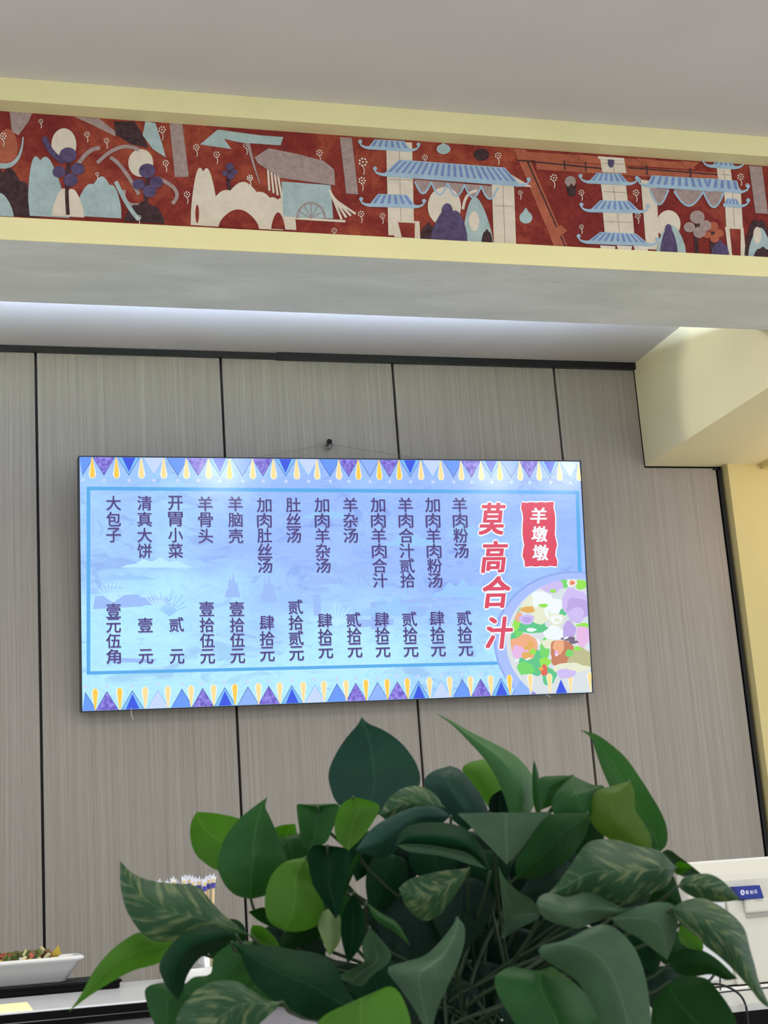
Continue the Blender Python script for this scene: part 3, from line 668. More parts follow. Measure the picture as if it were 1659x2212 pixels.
# dish: tapered rectangular bowl with a thick rounded rim
zr = at_y(170, 2062, 3.12).z; zb_ = CT + 0.018
xr_t, xr_b = at_y(180, 2066, 3.12).x, at_y(143, 2122, 3.12).x
def dish():
    y0, y1 = 3.08, 3.235; xl = -0.35
    def ring(inset_x, iy, z):
        out = []
        r = 0.012
        x0, x1, a, c = xl + inset_x, xr_t - inset_x, y0 + iy, y1 - iy
        for cx, cy, s in ((x1 - r, a + r, -pi / 2), (x1 - r, c - r, 0), (x0 + r, c - r, pi / 2), (x0 + r, a + r, pi)):
            for k in range(5): out.append((cx + r * cos(s + k * pi / 8), cy + r * sin(s + k * pi / 8), z))
        return out
    dx = xr_t - xr_b
    rings = [ring(dx + .004, .03, zb_), ring(dx, .028, zb_ + .002), ring(dx * .55, .016, zb_ + (zr - zb_) * .5), ring(dx * .25, .006, zr - .011), ring(0.002, 0.001, zr - .0075), ring(0, 0, zr - .004), ring(0.003, .002, zr), ring(.009, .007, zr - .001), ring(.016, .012, zr - .006), ring(dx + .01, .036, zb_ + .006)]
    vs = [p for r_ in rings for p in r_]; n = 20; fs = []
    for i in range(len(rings) - 1):
        for k in range(n): fs.append((i * n + k, i * n + (k + 1) % n, (i + 1) * n + (k + 1) % n, (i + 1) * n + k))
    fs.append(tuple(reversed(range(n)))); fs.append(tuple((len(rings) - 1) * n + k for k in range(n)))
    b = MB(); b.add(vs, fs, M_white); o = fix_normals(b.build('serving_dish', smooth=True))
    tag(o, 'white oblong dish with sloping sides heaped with chopped pickled vegetables', 'dish')
dish()
random.seed(11)
b = MB(); VC = [pmat('veg_green', rgb(92, 108, 40), .5), pmat('veg_red', rgb(196, 84, 62), .45), pmat('veg_brown', rgb(120, 92, 56), .5), pmat('veg_pale', rgb(206, 200, 150), .45), pmat('veg_yellow', rgb(186, 160, 44), .45), pmat('veg_dark_green', rgb(60, 76, 34), .5)]
for k in range(420):
    x = random.uniform(-0.31, xr_t - 0.045); y = random.uniform(3.10, 3.21); hh = 0.018 * max(0, 1 - ((y - 3.155) / .06) ** 2) * min(1, (xr_t - .03 - x) / .05)
    c = Vector((x, y, zr - .007 + random.uniform(-.004, .003) + hh)); r = random.uniform(.004, .009)
    R = Matrix.Rotation(random.uniform(0, 6), 3, Vector((random.random() - .5, random.random() - .5, random.random() - .5)).normalized())
    vs = [c + R @ Vector((sx * r * random.uniform(.7, 1.1), sy * r * .55, sz * r * .35)) for sx in (-1, 1) for sy in (-1, 1) for sz in (-1, 1)]
    b.add(vs, [(0, 1, 3, 2), (4, 6, 7, 5), (0, 4, 5, 1), (2, 3, 7, 6), (0, 2, 6, 4), (1, 5, 7, 3)], random.choices(VC, [4, 2, 3, 2, 1.2, 3])[0])
xx = at_y(124, 2055, 3.16)
b.add([xx + Vector(p) for p in ((-.016, 0, -.008), (.008, .01, -.008), (.006, -.012, -.006), (.003, 0, .013))], [(0, 2, 3), (2, 1, 3), (1, 0, 3), (0, 1, 2)], VC[4])
tag(fix_normals(b.build('chopped_vegetables')), 'chopped green, red and brown pickled vegetables heaped in the white dish', 'vegetables', kind='stuff')

# chopstick holder and wrapped sticks
HC = Vector((at_y(400, 1890, 3.12).x + 0.006, 3.12, CT))
hd = empty('chopstick_holder', HC)
M_clear = pmat('clear_plastic', rgb(225, 228, 230), 0.12); bsdf(M_clear).inputs['Transmission Weight'].default_value = 0.85
b = MB()
prof = [(0.0, 0.004), (0.036, 0.004), (0.038, 0.012), (0.041, 0.09), (0.0425, 0.09), (0.040, 0.012), (0.039, 0.0), (0.0, 0.0)]
b.lathe(prof, M_clear, 36); b.build('cup', hd, smooth=True)
b = MB(); b.lathe([(0.0, 0.016), (0.05, 0.016), (0.054, 0.024), (0.057, 0.024), (0.054, 0.0), (0, 0.0)], M_white, 36); part(b.build('base_dish', hd, smooth=True), 'white base dish')
tag(hd, 'clear cup on a white base holding wrapped wooden chopsticks behind the plant', 'holder')
M_wood = pmat('pale_bamboo', rgb(222, 198, 150), 0.55); M_wrap = pmat('white_paper_wrap', rgb(232, 236, 248), 0.4); M_wrapb = pmat('blue_wrap_print', rgb(70, 72, 170), 0.45)
ztop = at_y(400, 1893, 3.12).z - CT
random.seed(21)
spots = [(-0.036 + 0.0125 * i, -0.020 + 0.02 * j) for j in range(3) for i in range(7) if (-0.036 + 0.0125 * i) ** 2 + (-0.02 + .02 * j) ** 2 < 0.037 ** 2 or j == 1]
def stick_meshes():
    b = MB(); b.tube([(0, 0, 0.016), (0, 0, ztop - 0.012)], 0.0034, M_wood, 8)
    s = b.build('wrapped_chopstick', smooth=True)
    b = MB(); b.tube([(0, 0, ztop - 0.030), (0, 0, ztop - 0.020)], 0.0044, M_wrapb, 8); w1 = b.build('printed_band', s)
    b = MB(); b.add([(-.0042, 0, ztop - .021), (.0042, 0, ztop - .021), (.0065, .001, ztop - .006), (.003, .002, ztop - .010), (.0015, -.002, ztop), (-.003, .001, ztop - .008), (-.0062, -.001, ztop - .003),
                     (-.004, .0042, ztop - .021), (.004, .0042, ztop - .021), (.006, .004, ztop - .009), (-.005, .004, ztop - .006)], [(0, 1, 2, 3, 4, 5, 6), (7, 8, 9, 10), (0, 7, 10, 6), (1, 8, 9, 2)], M_wrap)
    w2 = b.build('paper_wrapper', s); return s, [w1, w2]
proto, kids = stick_meshes()
spots.sort(key=lambda p: p[0])
for i, (sx, sy) in enumerate(spots):
    if i == 0: s = proto
    else:
        s = proto.copy(); COL.objects.link(s)
        for k_ in kids:
            c = k_.copy(); COL.objects.link(c); c.parent = s
    s.location = HC + Vector((sx, sy, 0.002)); s.rotation_euler = (sy * 1.2, sx * 2.6 + random.uniform(-.05, .05), random.uniform(-.9, .9))
    s.scale = (1, 1, random.uniform(0.965, 1.02))
    tag(s, 'wooden chopstick with a white and blue paper wrapper bundled in the clear cup', 'chopstick', 'wrapped chopsticks in the cup')

# ------------------------------------------------------------------ cashier desk and till on the right
DT = Z(-0.2585)
dk = empty('cashier_desk', (1.7, 2.8, 0))
b = MB(); b.box(loc(dk, 1.12, 2.5, 0), loc(dk, 2.4, 3.1, DT - 0.06), M_greyp); b.build('cabinet_body', dk)
b = MB(); b.box(loc(dk, 1.10, 2.485, DT - 0.012), loc(dk, 2.42, 3.12, DT), pmat('pale_grey_stone_top', rgb(206, 206, 202), 0.3)); b.build('desktop', dk)
b = MB(); b.box(loc(dk, 1.10, 2.483, DT - 0.06), loc(dk, 2.42, 2.5, DT - 0.0125), M_blk); b.build('front_edge', dk)
tag(dk, 'pale-topped cashier desk with a black front edge right of the plant', 'desk')
M_till = pmat('ivory_plastic', rgb(212, 210, 198), 0.4); M_till2 = pmat('cool_white_plastic', rgb(214, 218, 220), 0.35); M_rec = pmat('grey_recess', rgb(176, 170, 164), 0.5)
PY = 2.74
tl = empty('cash_register', (at_y(1640, 2140, PY).x, PY + 0.04, DT))
x0 = at_y(1478, 1868, PY).x; x1 = x0 + 0.34; ztp = at_y(1560, 1862, PY).z; zmid = at_y(1560, 1890, PY).z; zbt = at_y(1600, 2126, PY).z
b = MB()                                    # back cover with a bevelled top band
prof = [(PY + 0.035, ztp), (PY + 0.028, ztp), (PY + 0.006, zmid), (PY, zmid - 0.012), (PY, zbt), (PY + 0.035, zbt)]
n = len(prof)
vs = [loc(tl, x0, y, z) for y, z in prof] + [loc(tl, x1, y, z) for y, z in prof]
b.add(vs, [tuple(range(n)), tuple(reversed(range(n, 2 * n)))] + [(i, i + n, (i + 1) % n + n, (i + 1) % n) for i in range(n)], M_till)
fix_normals(b.build('back_cover', tl, bevel=0.0045, seg=3))
b = MB(); b.box(loc(tl, x0 - 0.002, PY + 0.028, ztp - 0.005), loc(tl, x1 + .002, PY + 0.05, ztp + 0.004), pmat('white_plastic', rgb(230, 230, 226), 0.4)); b.box(loc(tl, x0 + .004, PY + 0.034, zbt + .01), loc(tl, x1 - .004, PY + 0.048, ztp - .006), M_till2); b.build('screen_bezel', tl, bevel=0.003)
xa = at_y(1572, 1990, PY).x
b = MB(); b.box(loc(tl, x0 + 0.004, PY - 0.0035, zbt + 0.01), loc(tl, xa - 0.003, PY + .001, at_y(1560, 1944, PY).z), M_till2); b.build('side_panel', tl, bevel=0.002)
b = MB(); b.box(loc(tl, xa, PY - 0.010, zbt), loc(tl, x1 - .02, PY + .001, at_y(1610, 1943, PY).z), M_till); b.build('lower_cover', tl, bevel=0.004, seg=3)
# grip recess below the sticker
h0, h1 = at_y(1608, 1955, PY - .01), at_y(1659, 1979, PY - .01)
b = MB(); b.box(loc(tl, h0.x, PY - .0115, h1.z - .001), loc(tl, h0.x + .052, PY - .0095, h0.z), M_rec); b.build('grip_recess', tl, bevel=0.006, seg=4)
b = MB(); b.box(loc(tl, h0.x - .002, PY - .019, h1.z + .009), loc(tl, h0.x + .050, PY - .0095, at_y(1612, 1942, PY - .01).z), M_till); b.build('grip', tl, bevel=0.004, seg=3)
# blue sticker with its mark and letters
yk = PY - 0.0198
q = [at_y(*p, yk) for p in ((1587, 1915.5), (1641, 1912), (1650, 1939.5), (1602, 1942.5))]
mid = sum(q, Vector()) / 4
b = MB(); fr = [loc(tl, *p) for p in q]; bk = [loc(tl, p.x, PY + 0.001, p.z) for p in q]
b.add(fr + bk, [(0, 1, 2, 3), (7, 6, 5, 4), (0, 4, 5, 1), (1, 5, 6, 2), (2, 6, 7, 3), (3, 7, 4, 0)], pmat('royal_blue_sticker', rgb(24, 44, 140), 0.35))
st = fix_normals(b.build('sticker', tl)); part(st, 'royal blue sticker plate with white characters')
M_stw = pmat('sticker_white', rgb(225, 232, 248), 0.4)
b = MB()
cc = at_y(1604, 1928, yk - .0006); b.poly([loc(tl, cc.x + .0046 * cos(2 * pi * k / 20), cc.y, cc.z + .0052 * sin(2 * pi * k / 20)) for k in range(20)], M_stw)
b.poly([loc(tl, cc.x + .0012 * cos(2 * pi * k / 12), cc.y - .0003, cc.z + .0032 * sin(2 * pi * k / 12)) for k in range(12)], MATS['royal_blue_sticker'])
def flat(ch, px, py, wpx, mt, yy):
    vs, fs, gw, gh = glyph(ch, 0.015); c = at_y(px, py, yy); k = wpx * 0.00085
    b.add([loc(tl, c.x + x * k, yy, c.z + y * k) for x, y in vs], fs, mt)
for ch, px, py in (('客', 1614, 1927.5), ('如', 1623.5, 1927), ('云', 1632.5, 1926)): flat(ch, px, py, 9.5, M_stw, yk - .0006)
st2 = fix_normals(b.build('sticker_lettering', tl)); st2.parent = st
b = MB(); M_gt = pmat('grey_print', rgb(140, 136, 134), 0.5)
for i in range(8):
    if i != 3: flat('食饮大厨点收银台'[i], 1609 + 5.4 * i, 1946.5 - .25 * i, 4.2, M_gt, PY - .0192)
fix_normals(b.build('small_print', tl))
zb1 = at_y(1650, 2130, PY).z
b = MB(); b.box(loc(tl, xa - .03, PY + .004, zbt - .004), loc(tl, x1 - .03, PY + .034, zbt + .001), M_blk); b.build('black_joint', tl)
b = MB(); b.box(loc(tl, x0 + .03, PY - .022, DT + 0.002), loc(tl, x1 - .02, PY + .15, zbt - .003), pmat('white_plastic', rgb(230, 230, 226), 0.4)); b.build('stand_base', tl, bevel=0.004, seg=3)
tag(tl, 'white cash register with a blue sticker standing on the cashier desk at the right', 'cash register')
# cables lying on the desk
M_cab = pmat('black_cable', rgb(18, 18, 24), 0.4)
def cable(pts, label, r=0.0022):
    P = [at_y(*p) for p in pts]; out = []
    for i in range(len(P) - 1):
        a = P[max(i - 1, 0)]; c = P[min(i + 2, len(P) - 1)]
        for k in range(6):
            t = k / 6; out.append(0.5 * ((2 * P[i]) + (P[i + 1] - a) * t + (2 * a - 5 * P[i] + 4 * P[i + 1] - c) * t * t + (3 * P[i] - a - 3 * P[i + 1] + c) * t ** 3))
    out.append(P[-1]); b = MB(); b.tube(out, r, M_cab, 8); o = b.build('cable', smooth=True); tag(o, label, 'cable')
cable([(1500, 2140, 2.60), (1536, 2127, 2.58), (1560, 2128, 2.55), (1590, 2142, 2.52), (1608, 2164, 2.478), (1615, 2200, 2.472), (1618, 2260, 2.472), (1618, 2400, 2.472)], 'black cable looping over the desk edge below the cash register')
cable([(1553, 2080, 2.70), (1555, 2105, 2.69), (1556, 2138, 2.66)], 'thin black cable hanging straight down beside the cash register', 0.0016)
cable([(1545, 2100, 2.67), (1538, 2112, 2.65), (1520, 2130, 2.63)], 'short black cable slanting behind the plant leaves by the cash register', 0.0026)

# ------------------------------------------------------------------ the potted pothos in front
def leafmat(name, c0, c1, vein, var=None, rough=0.42, trans=0.3):
    mt = bpy.data.materials.new(name); mt.use_nodes = True; MATS[name] = mt
    bs = bsdf(mt); bs.inputs['Roughness'].default_value = rough; bs.inputs['Specular IOR Level'].default_value = 0.12 if rough < .5 else 0.05
    uv = nd(mt, 'ShaderNodeTexCoord'); sp = nd(mt, 'ShaderNodeSeparateXYZ'); lk(mt, uv.outputs['UV'], sp.inputs[0])
    def mm(op, a, b_=0.0):
        x = nd(mt, 'ShaderNodeMath', operation=op)
        for s, v in ((x.inputs[0], a), (x.inputs[1], b_)):
            if hasattr(v, 'is_linked'): lk(mt, v, s)
            else: s.default_value = v
        return x.outputs[0]
    U, V = sp.outputs[0], sp.outputs[1]
    av = mm('ABSOLUTE', mm('SUBTRACT', V, 0.5))
    base = ramp(mt, noise(mt, 26, detail=3), [(0.35, c0), (0.65, c1)])
    # side veins run forward from the midrib
    ph = mm('SINE', mm('MULTIPLY', mm('SUBTRACT', U, mm('MULTIPLY', av, 0.55)), 58.0))
    sv = ramp(mt, ph, [(0.90, (0, 0, 0, 1)), (1.0, (0.10, 0.10, 0.10, 1))])
    base = mixc(mt, sv, base, vein)
    mr = ramp(mt, av, [(0.004, (0.40, 0.40, 0.40, 1)), (0.02, (0, 0, 0, 1))])
    base = mixc(mt, mr, base, vein)
    if var:
        cb = nd(mt, 'ShaderNodeCombineXYZ'); lk(mt, mm('MULTIPLY', mm('SUBTRACT', U, mm('MULTIPLY', av, 0.6)), 16.0), cb.inputs[0]); lk(mt, mm('MULTIPLY', V, 4.0), cb.inputs[1])
        oi = nd(mt, 'ShaderNodeObjectInfo'); lk(mt, mm('MULTIPLY', oi.outputs['Random'], 40.0), cb.inputs[2])
        n = nd(mt, 'ShaderNodeTexNoise'); n.inputs['Scale'].default_value = 1.0; n.inputs['Detail'].default_value = 3.0; lk(mt, cb.outputs[0], n.inputs[0])
        base = mixc(mt, ramp(mt, n.outputs[0], [(0.50, (0, 0, 0, 1)), (0.66, (0.6, 0.6, 0.6, 1))]), base, var)
    lk(mt, base, bs.inputs['Base Color'])
    tr = nd(mt, 'ShaderNodeBsdfTranslucent'); lk(mt, mixc(mt, 1.0, base, rgb(205, 255, 120), 'MULTIPLY'), tr.inputs['Color'])
    mx = nd(mt, 'ShaderNodeMixShader'); mx.inputs[0].default_value = trans
    lk(mt, bs.outputs[0], mx.inputs[1]); lk(mt, tr.outputs[0], mx.inputs[2]); lk(mt, mx.outputs[0], mt.node_tree.nodes['Material Output'].inputs['Surface'])
    bump(mt, ph, 0.06, 0.0008)
    return mt
LM = {'d': leafmat('leaf_deep_teal_green', rgb(30, 62, 54), rgb(36, 70, 58), rgb(56, 92, 74), trans=0.10),
      'm': leafmat('leaf_mid_green', rgb(40, 82, 42), rgb(48, 92, 46), rgb(76, 116, 66), trans=0.30),
      'e': leafmat('leaf_shade_bottle_green', rgb(14, 46, 28), rgb(20, 54, 32), rgb(40, 76, 50), trans=0.08, rough=0.55),  # darker green with the shade of the lower leaves put in
      'n': leafmat('leaf_shade_forest_green', rgb(22, 56, 24), rgb(28, 64, 28), rgb(50, 88, 44), trans=0.15, rough=0.55),  # mid green darkened to imitate shade on lower leaves
      'h': leafmat('leaf_soft_green', rgb(62, 104, 62), rgb(70, 112, 66), rgb(96, 134, 86), trans=0.25),
      'o': leafmat('leaf_olive_green', rgb(72, 100, 36), rgb(80, 108, 40), rgb(92, 118, 62), trans=0.25),
      'l': leafmat('leaf_fresh_green', rgb(76, 120, 44), rgb(86, 130, 50), rgb(116, 152, 78), trans=0.40),  # lighter tone, part young leaf, part light coming through the blade
      'g': leafmat('leaf_grey_green', rgb(60, 86, 66), rgb(70, 96, 72), rgb(98, 122, 96), trans=0.12),
      'v': leafmat('leaf_variegated', rgb(42, 74, 50), rgb(52, 84, 56), rgb(92, 116, 82), var=rgb(126, 136, 98), trans=0.2),
      'w': leafmat('leaf_pale_new', rgb(130, 154, 108), rgb(150, 170, 124), rgb(170, 186, 142), trans=0.35),
      'k': leafmat('leaf_darkest_green', rgb(18, 40, 32), rgb(24, 46, 36), rgb(36, 58, 46), trans=0.06)}  # darkest tone, standing for shade deep in the crown
M_stem = pmat('petiole_green', rgb(40, 62, 36), 0.5)
CROWN = at_d(1010, 2262, 1.30)
plant = empty('potted_pothos', (CROWN.x, CROWN.y, CROWN.z - 0.185))
# the outline of each blade, seen in one of these views of the plant: (left, top, scale)
VIEW = {'A': (400, 1540, 2.9625), 'B': (900, 1540, 2.9625), 'C': (400, 1860, 2.9625), 'D': (900, 1860, 2.9625), 'E': (1360, 1780, 5.1204), 'F': (0, 1800, 2.9625)}
def resample(pts, n):                      # smooth curve through the points, evenly spaced
    P = [Vector((p[0], p[1])) for p in pts]; out = []
    for i in range(len(P) - 1):
        p0 = P[i - 1] if i else 2 * P[0] - P[1]; p1, p2 = P[i], P[i + 1]; p3 = P[i + 2] if i + 2 < len(P) else 2 * P[-1] - P[-2]
        for k in range(10):
            t = k / 10; out.append(0.5 * (2 * p1 + (p2 - p0) * t + (2 * p0 - 5 * p1 + 4 * p2 - p3) * t * t + (3 * p1 - p0 - 3 * p2 + p3) * t ** 3))
    out.append(P[-1]); d = [0.0]
    for a, c in zip(out, out[1:]): d.append(d[-1] + (c - a).length)
    res = []; j = 0
    for i in range(n + 1):
        t = d[-1] * i / n
        while j < len(d) - 2 and d[j + 1] < t: j += 1
        f = (t - d[j]) / max(1e-6, d[j + 1] - d[j]); res.append(out[j].lerp(out[j + 1], f))
    return res
def petiole(P0, P1, L):
    rnd = random.Random(int(P0.x * 9137 + P0.z * 7793))
    root = CROWN + Vector((rnd.uniform(-.05, .05), rnd.uniform(-.045, .045), -0.012))
    inv = -Vector(plant.location)
    k1 = P0 + (P0 - P1).normalized() * min(0.03, 0.2 * L) + Vector((0, 0.045, -0.03)); k2 = root + Vector((0, 0.02, 0.55 * max(0.02, P0.z - root.z)))
    pts = [(1 - t) ** 3 * P0 + 3 * t * (1 - t) ** 2 * k1 + 3 * t * t * (1 - t) * k2 + t ** 3 * root for t in [i / 10 for i in range(11)]]
    b = MB(); b.tube([p + inv for p in pts], 0.0013, M_stem, 7, 1.5); b.build('petiole', plant, smooth=True)
def leaf(view, s1, s2, d0, d1, mat, fold=0.012, tilt=0.0, bulge=0.0, wave=0.0, stem=True):
    """s1, s2: the two rims from base to tip; fold sinks (+) or lifts (-) the midrib; tilt brings the second rim nearer; bulge bows the blade towards us"""
    ox, oy, sc = VIEW[view]
    nu, nv = 28, 14
    A_ = [(p.x / sc + ox, p.y / sc + oy) for p in resample(s1, nu)]; B_ = [(p.x / sc + ox, p.y / sc + oy) for p in resample(s2, nu)]
    ws = [math.hypot(a[0] - c[0], a[1] - c[1]) for a, c in zip(A_, B_)]; wm = max(ws)
    inv = -Vector(plant.location); vs = []; uvs = []; mid = []
    for i in range(nu + 1):
        u = i / nu; k = ws[i] / wm
        for j in range(nv + 1):
            s = -1 + 2 * j / nv; f = (j / nv)
            d = d0 + (d1 - d0) * u - bulge * sin(pi * u) + fold * k * (1 - abs(s) ** 1.5) - tilt * s * k + wave * 0.004 * sin(u * 13 + 2.4 * s) * abs(s)
            v = at_d(A_[i][0] + (B_[i][0] - A_[i][0]) * f, A_[i][1] + (B_[i][1] - A_[i][1]) * f, d)
            if j == nv // 2: mid.append(v)
            vs.append(v + inv); uvs.append((u, (s * k + 1) / 2))
    fs = [(i * (nv + 1) + j, i * (nv + 1) + j + 1, (i + 1) * (nv + 1) + j + 1, (i + 1) * (nv + 1) + j) for i in range(nu) for j in range(nv)]
    me = bpy.data.meshes.new('leaf'); me.from_pydata(vs, [], fs); me.materials.append(LM[mat])
    ul = me.uv_layers.new(name='UVMap')
    for lp in me.loops: ul.data[lp.index].uv = uvs[lp.vertex_index]
    me.polygons.foreach_set('use_smooth', [True] * len(fs)); me.update()
    o = bpy.data.objects.new('leaf', me); COL.objects.link(o); o.parent = plant
    if stem: petiole(mid[0], mid[8], (mid[-1] - mid[0]).length)
    return o
# upper crown
leaf('B', [(470,620),(390,500),(330,420),(290,358),(340,315),(430,295)], [(470,620),(560,560),(560,460),(500,370),(430,295)], 1.38, 1.40, 'l', -.008)
leaf('A', [(1150,650),(1030,620),(960,560),(922,450),(920,370),(960,270),(1030,160),(1100,80),(1130,25)], [(1150,650),(1300,645),(1440,560),(1503,450),(1490,350),(1440,260),(1370,180),(1270,110),(1170,66),(1130,25)], 1.36, 1.38, 'd', .010, .006)
leaf('B', [(320,760),(180,640),(80,520),(45,440),(100,375),(215,338)], [(320,760),(450,660),(430,560),(350,440),(280,365),(215,338)], 1.33, 1.35, 'd', -.020)
leaf('B', [(530,690),(465,620),(475,540),(540,490)], [(530,690),(600,640),(575,560),(540,490)], 1.345, 1.36, 'k', .008)
leaf('B', [(650,760),(600,665),(580,600),(540,480),(490,380),(430,290),(330,180),(230,80),(120,0)], [(650,760),(720,650),(762,560),(762,450),(722,370),(640,280),(540,218),(430,163),(330,113),(220,48),(120,0)], 1.32, 1.36, 'h', -.022, -.012)
leaf('B', [(770,660),(745,560),(740,400),(745,335),(750,300)], [(770,660),(802,600),(786,430),(765,340),(750,300)], 1.315, 1.32, 'm', -.006)
leaf('B', [(1540,900),(1480,840),(1370,720),(1290,580),(1225,450),(1178,340),(1140,230),(1110,155),(1045,108)], [(1540,900),(1597,850),(1606,760),(1572,650),(1500,525),(1420,400),(1340,288),(1240,198),(1150,138),(1045,108)], 1.30, 1.34, 'h', .014, .012)
leaf('B', [(1000,400),(880,402),(785,420),(780,520),(800,620)], [(1000,400),(965,450),(905,515),(885,580),(800,620)], 1.30, 1.29, 'm', -.008)
leaf('B', [(1000,400),(925,470),(878,540),(880,650),(1000,690),(1100,660)], [(1000,400),(1060,430),(1130,460),(1200,470),(1180,560),(1100,660)], 1.285, 1.26, 'm', -.014, -.008)
leaf('B', [(1365,435),(1240,470),(1150,500),(1095,600),(1130,720),(1220,800),(1350,870),(1500,890)], [(1365,435),(1395,500),(1400,620),(1450,700),(1500,790),(1500,890)], 1.27, 1.25, 'o', -.012, .004)
leaf('B', [(1095,640),(960,640),(860,650),(790,710),(730,800),(670,890),(630,960),(640,1060)], [(1095,640),(1112,690),(1072,800),(1000,910),(900,990),(760,1060),(640,1060)], 1.23, 1.18, 'n', -.018, -.012)
leaf('B', [(540,690),(400,668),(262,640),(330,710),(400,790),(480,870),(575,970)], [(540,690),(700,662),(865,632),(790,700),(730,790),(660,880),(575,970)], 1.22, 1.20, 'g', .006)
leaf('A', [(1650,600),(1600,520),(1500,468),(1400,480),(1310,540),(1240,650)], [(1650,600),(1560,680),(1400,690),(1300,690),(1240,650)], 1.29, 1.27, 'v', -.015)
leaf('A', [(1700,660),(1600,598),(1480,600),(1350,645),(1220,720),(1150,790),(1090,880)], [(1700,660),(1620,720),(1500,740),(1420,800),(1350,880),(1250,930),(1090,880)], 1.26, 1.23, 'd', -.016, -.006)
leaf('B', [(470,1015),(440,910),(390,820),(320,745),(220,708),(100,700),(0,708),(-90,745),(-135,850)], [(470,1015),(400,960),(300,905),(200,885),(60,870),(-60,850),(-135,850)], 1.20, 1.18, 'e', -.020, .010)
leaf('B', [(450,1000),(330,900),(200,865),(60,842),(-60,838),(-125,845)], [(450,1000),(330,965),(180,920),(40,900),(-60,885),(-125,845)], 1.178, 1.165, 'g', .004, stem=False)
leaf('D', [(335,45),(170,62),(20,95),(-60,125),(-115,175)], [(335,45),(290,150),(220,250),(140,350),(40,380),(-60,300),(-115,175)], 1.19, 1.16, 'v', -.016)
# left side
leaf('A', [(390,860),(400,720),(340,674),(200,643),(75,632)], [(390,860),(330,1010),(210,1010),(100,940),(50,870),(30,770),(42,690),(75,632)], 1.36, 1.37, 'l', .010)
leaf('A', [(640,900),(590,820),(568,745),(620,718),(705,710)], [(640,900),(720,880),(720,800),(705,710)], 1.35, 1.36, 'l')
leaf('A', [(420,1192),(330,1170),(260,1110),(215,1020),(205,960),(240,830),(300,730),(360,665),(440,600),(527,538)], [(420,1192),(520,1165),(610,1090),(660,960),(622,870),(575,740),(535,650),(512,600),(527,538)], 1.29, 1.31, 'm', -.020, -.010)
leaf('A', [(850,600),(780,592),(718,585),(716,640),(730,740),(745,840),(800,880)], [(850,600),(970,582),(990,640),(945,740),(900,830),(800,880)], 1.31, 1.29, 'm', .012)
leaf('A', [(1075,538),(1000,588),(962,680),(958,770),(985,830),(1040,885)], [(1075,538),(1160,556),(1247,600),(1200,700),(1130,800),(1040,885)], 1.29, 1.26, 'l', .012, -.004)
leaf('C', [(770,-25),(640,5),(560,80),(520,180),(510,290),(540,390),(640,450)], [(770,-25),(802,60),(815,150),(875,240),(888,330),(845,410),(740,450),(640,450)], 1.26, 1.23, 'l', -.016, -.008)
leaf('A', [(910,848),(830,848),(793,890),(793,1000),(828,1120),(900,1230),(965,1320)], [(910,848),(1000,860),(1052,890),(1047,1000),(1014,1120),(1005,1240),(965,1320)], 1.235, 1.22, 'e', .014)
leaf('A', [(1110,880),(1060,960),(1015,1090),(1008,1185)], [(1110,880),(1112,950),(1064,1060),(1008,1185)], 1.24, 1.23, 'm', .004)
leaf('C', [(640,430),(560,335),(500,296),(403,325)], [(640,430),(560,425),(470,382),(403,325)], 1.27, 1.28, 'm')
leaf('C', [(428,410),(418,470),(460,525),(610,555)], [(428,410),(500,420),(575,490),(610,555)], 1.23, 1.22, 'l', stem=False)
leaf('F', [(1605,655),(1520,590),(1420,510),(1340,420),(1280,350),(1200,325),(1050,315),(920,290),(830,240),(768,176)], [(1605,655),(1400,625),(1250,640),(1100,690),(1000,692),(920,650),(860,580),(800,470),(770,330),(768,176)], 1.20, 1.21, 'v', -.018, .012, wave=.5)
leaf('F', [(1110,690),(1000,670),(900,632),(800,680),(700,760),(600,880),(520,1030),(438,1145)], [(1110,690),(1080,760),(1020,830),(850,880),(700,960),(560,1050),(438,1145)], 1.24, 1.18, 'l', -.012, -.006)
leaf('F', [(1510,650),(1400,598),(1280,600),(1150,660),(1060,760),(1018,850),(1040,930),(1080,1005),(1140,1070)], [(1510,650),(1410,745),(1300,785),(1245,835),(1195,920),(1172,1000),(1140,1070)], 1.16, 1.13, 'e', -.020, -.010)
leaf('F', [(1620,690),(1490,700),(1370,790),(1345,900),(1230,925),(1150,1020),(1095,1095)], [(1620,690),(1680,850),(1570,970),(1400,1030),(1250,1070),(1095,1095)], 1.21, 1.19, 'm', -.010)
leaf('F', [(1200,960),(1050,953),(933,992),(943,1100),(985,1215),(1060,1340)], [(1200,960),(1225,1080),(1190,1225),(1060,1340)], 1.20, 1.18, 'm', -.010)
leaf('C', [(620,900),(525,893),(430,830),(330,770),(200,768),(90,813),(10,890),(-45,980),(-65,1090),(-40,1250),(20,1360)], [(620,900),(565,960),(505,1015),(430,1090),(330,1210),(20,1360)], 1.05, 1.02, 'v', -.014, .008)
leaf('C', [(300,520),(420,535),(560,543),(700,568),(850,592),(960,660),(1005,760),(1060,860),(1150,955)], [(300,520),(355,600),(395,700),(450,790),(560,890),(700,975),(870,1015),(1150,955)], 1.14, 1.10, 'e', -.018, .012)
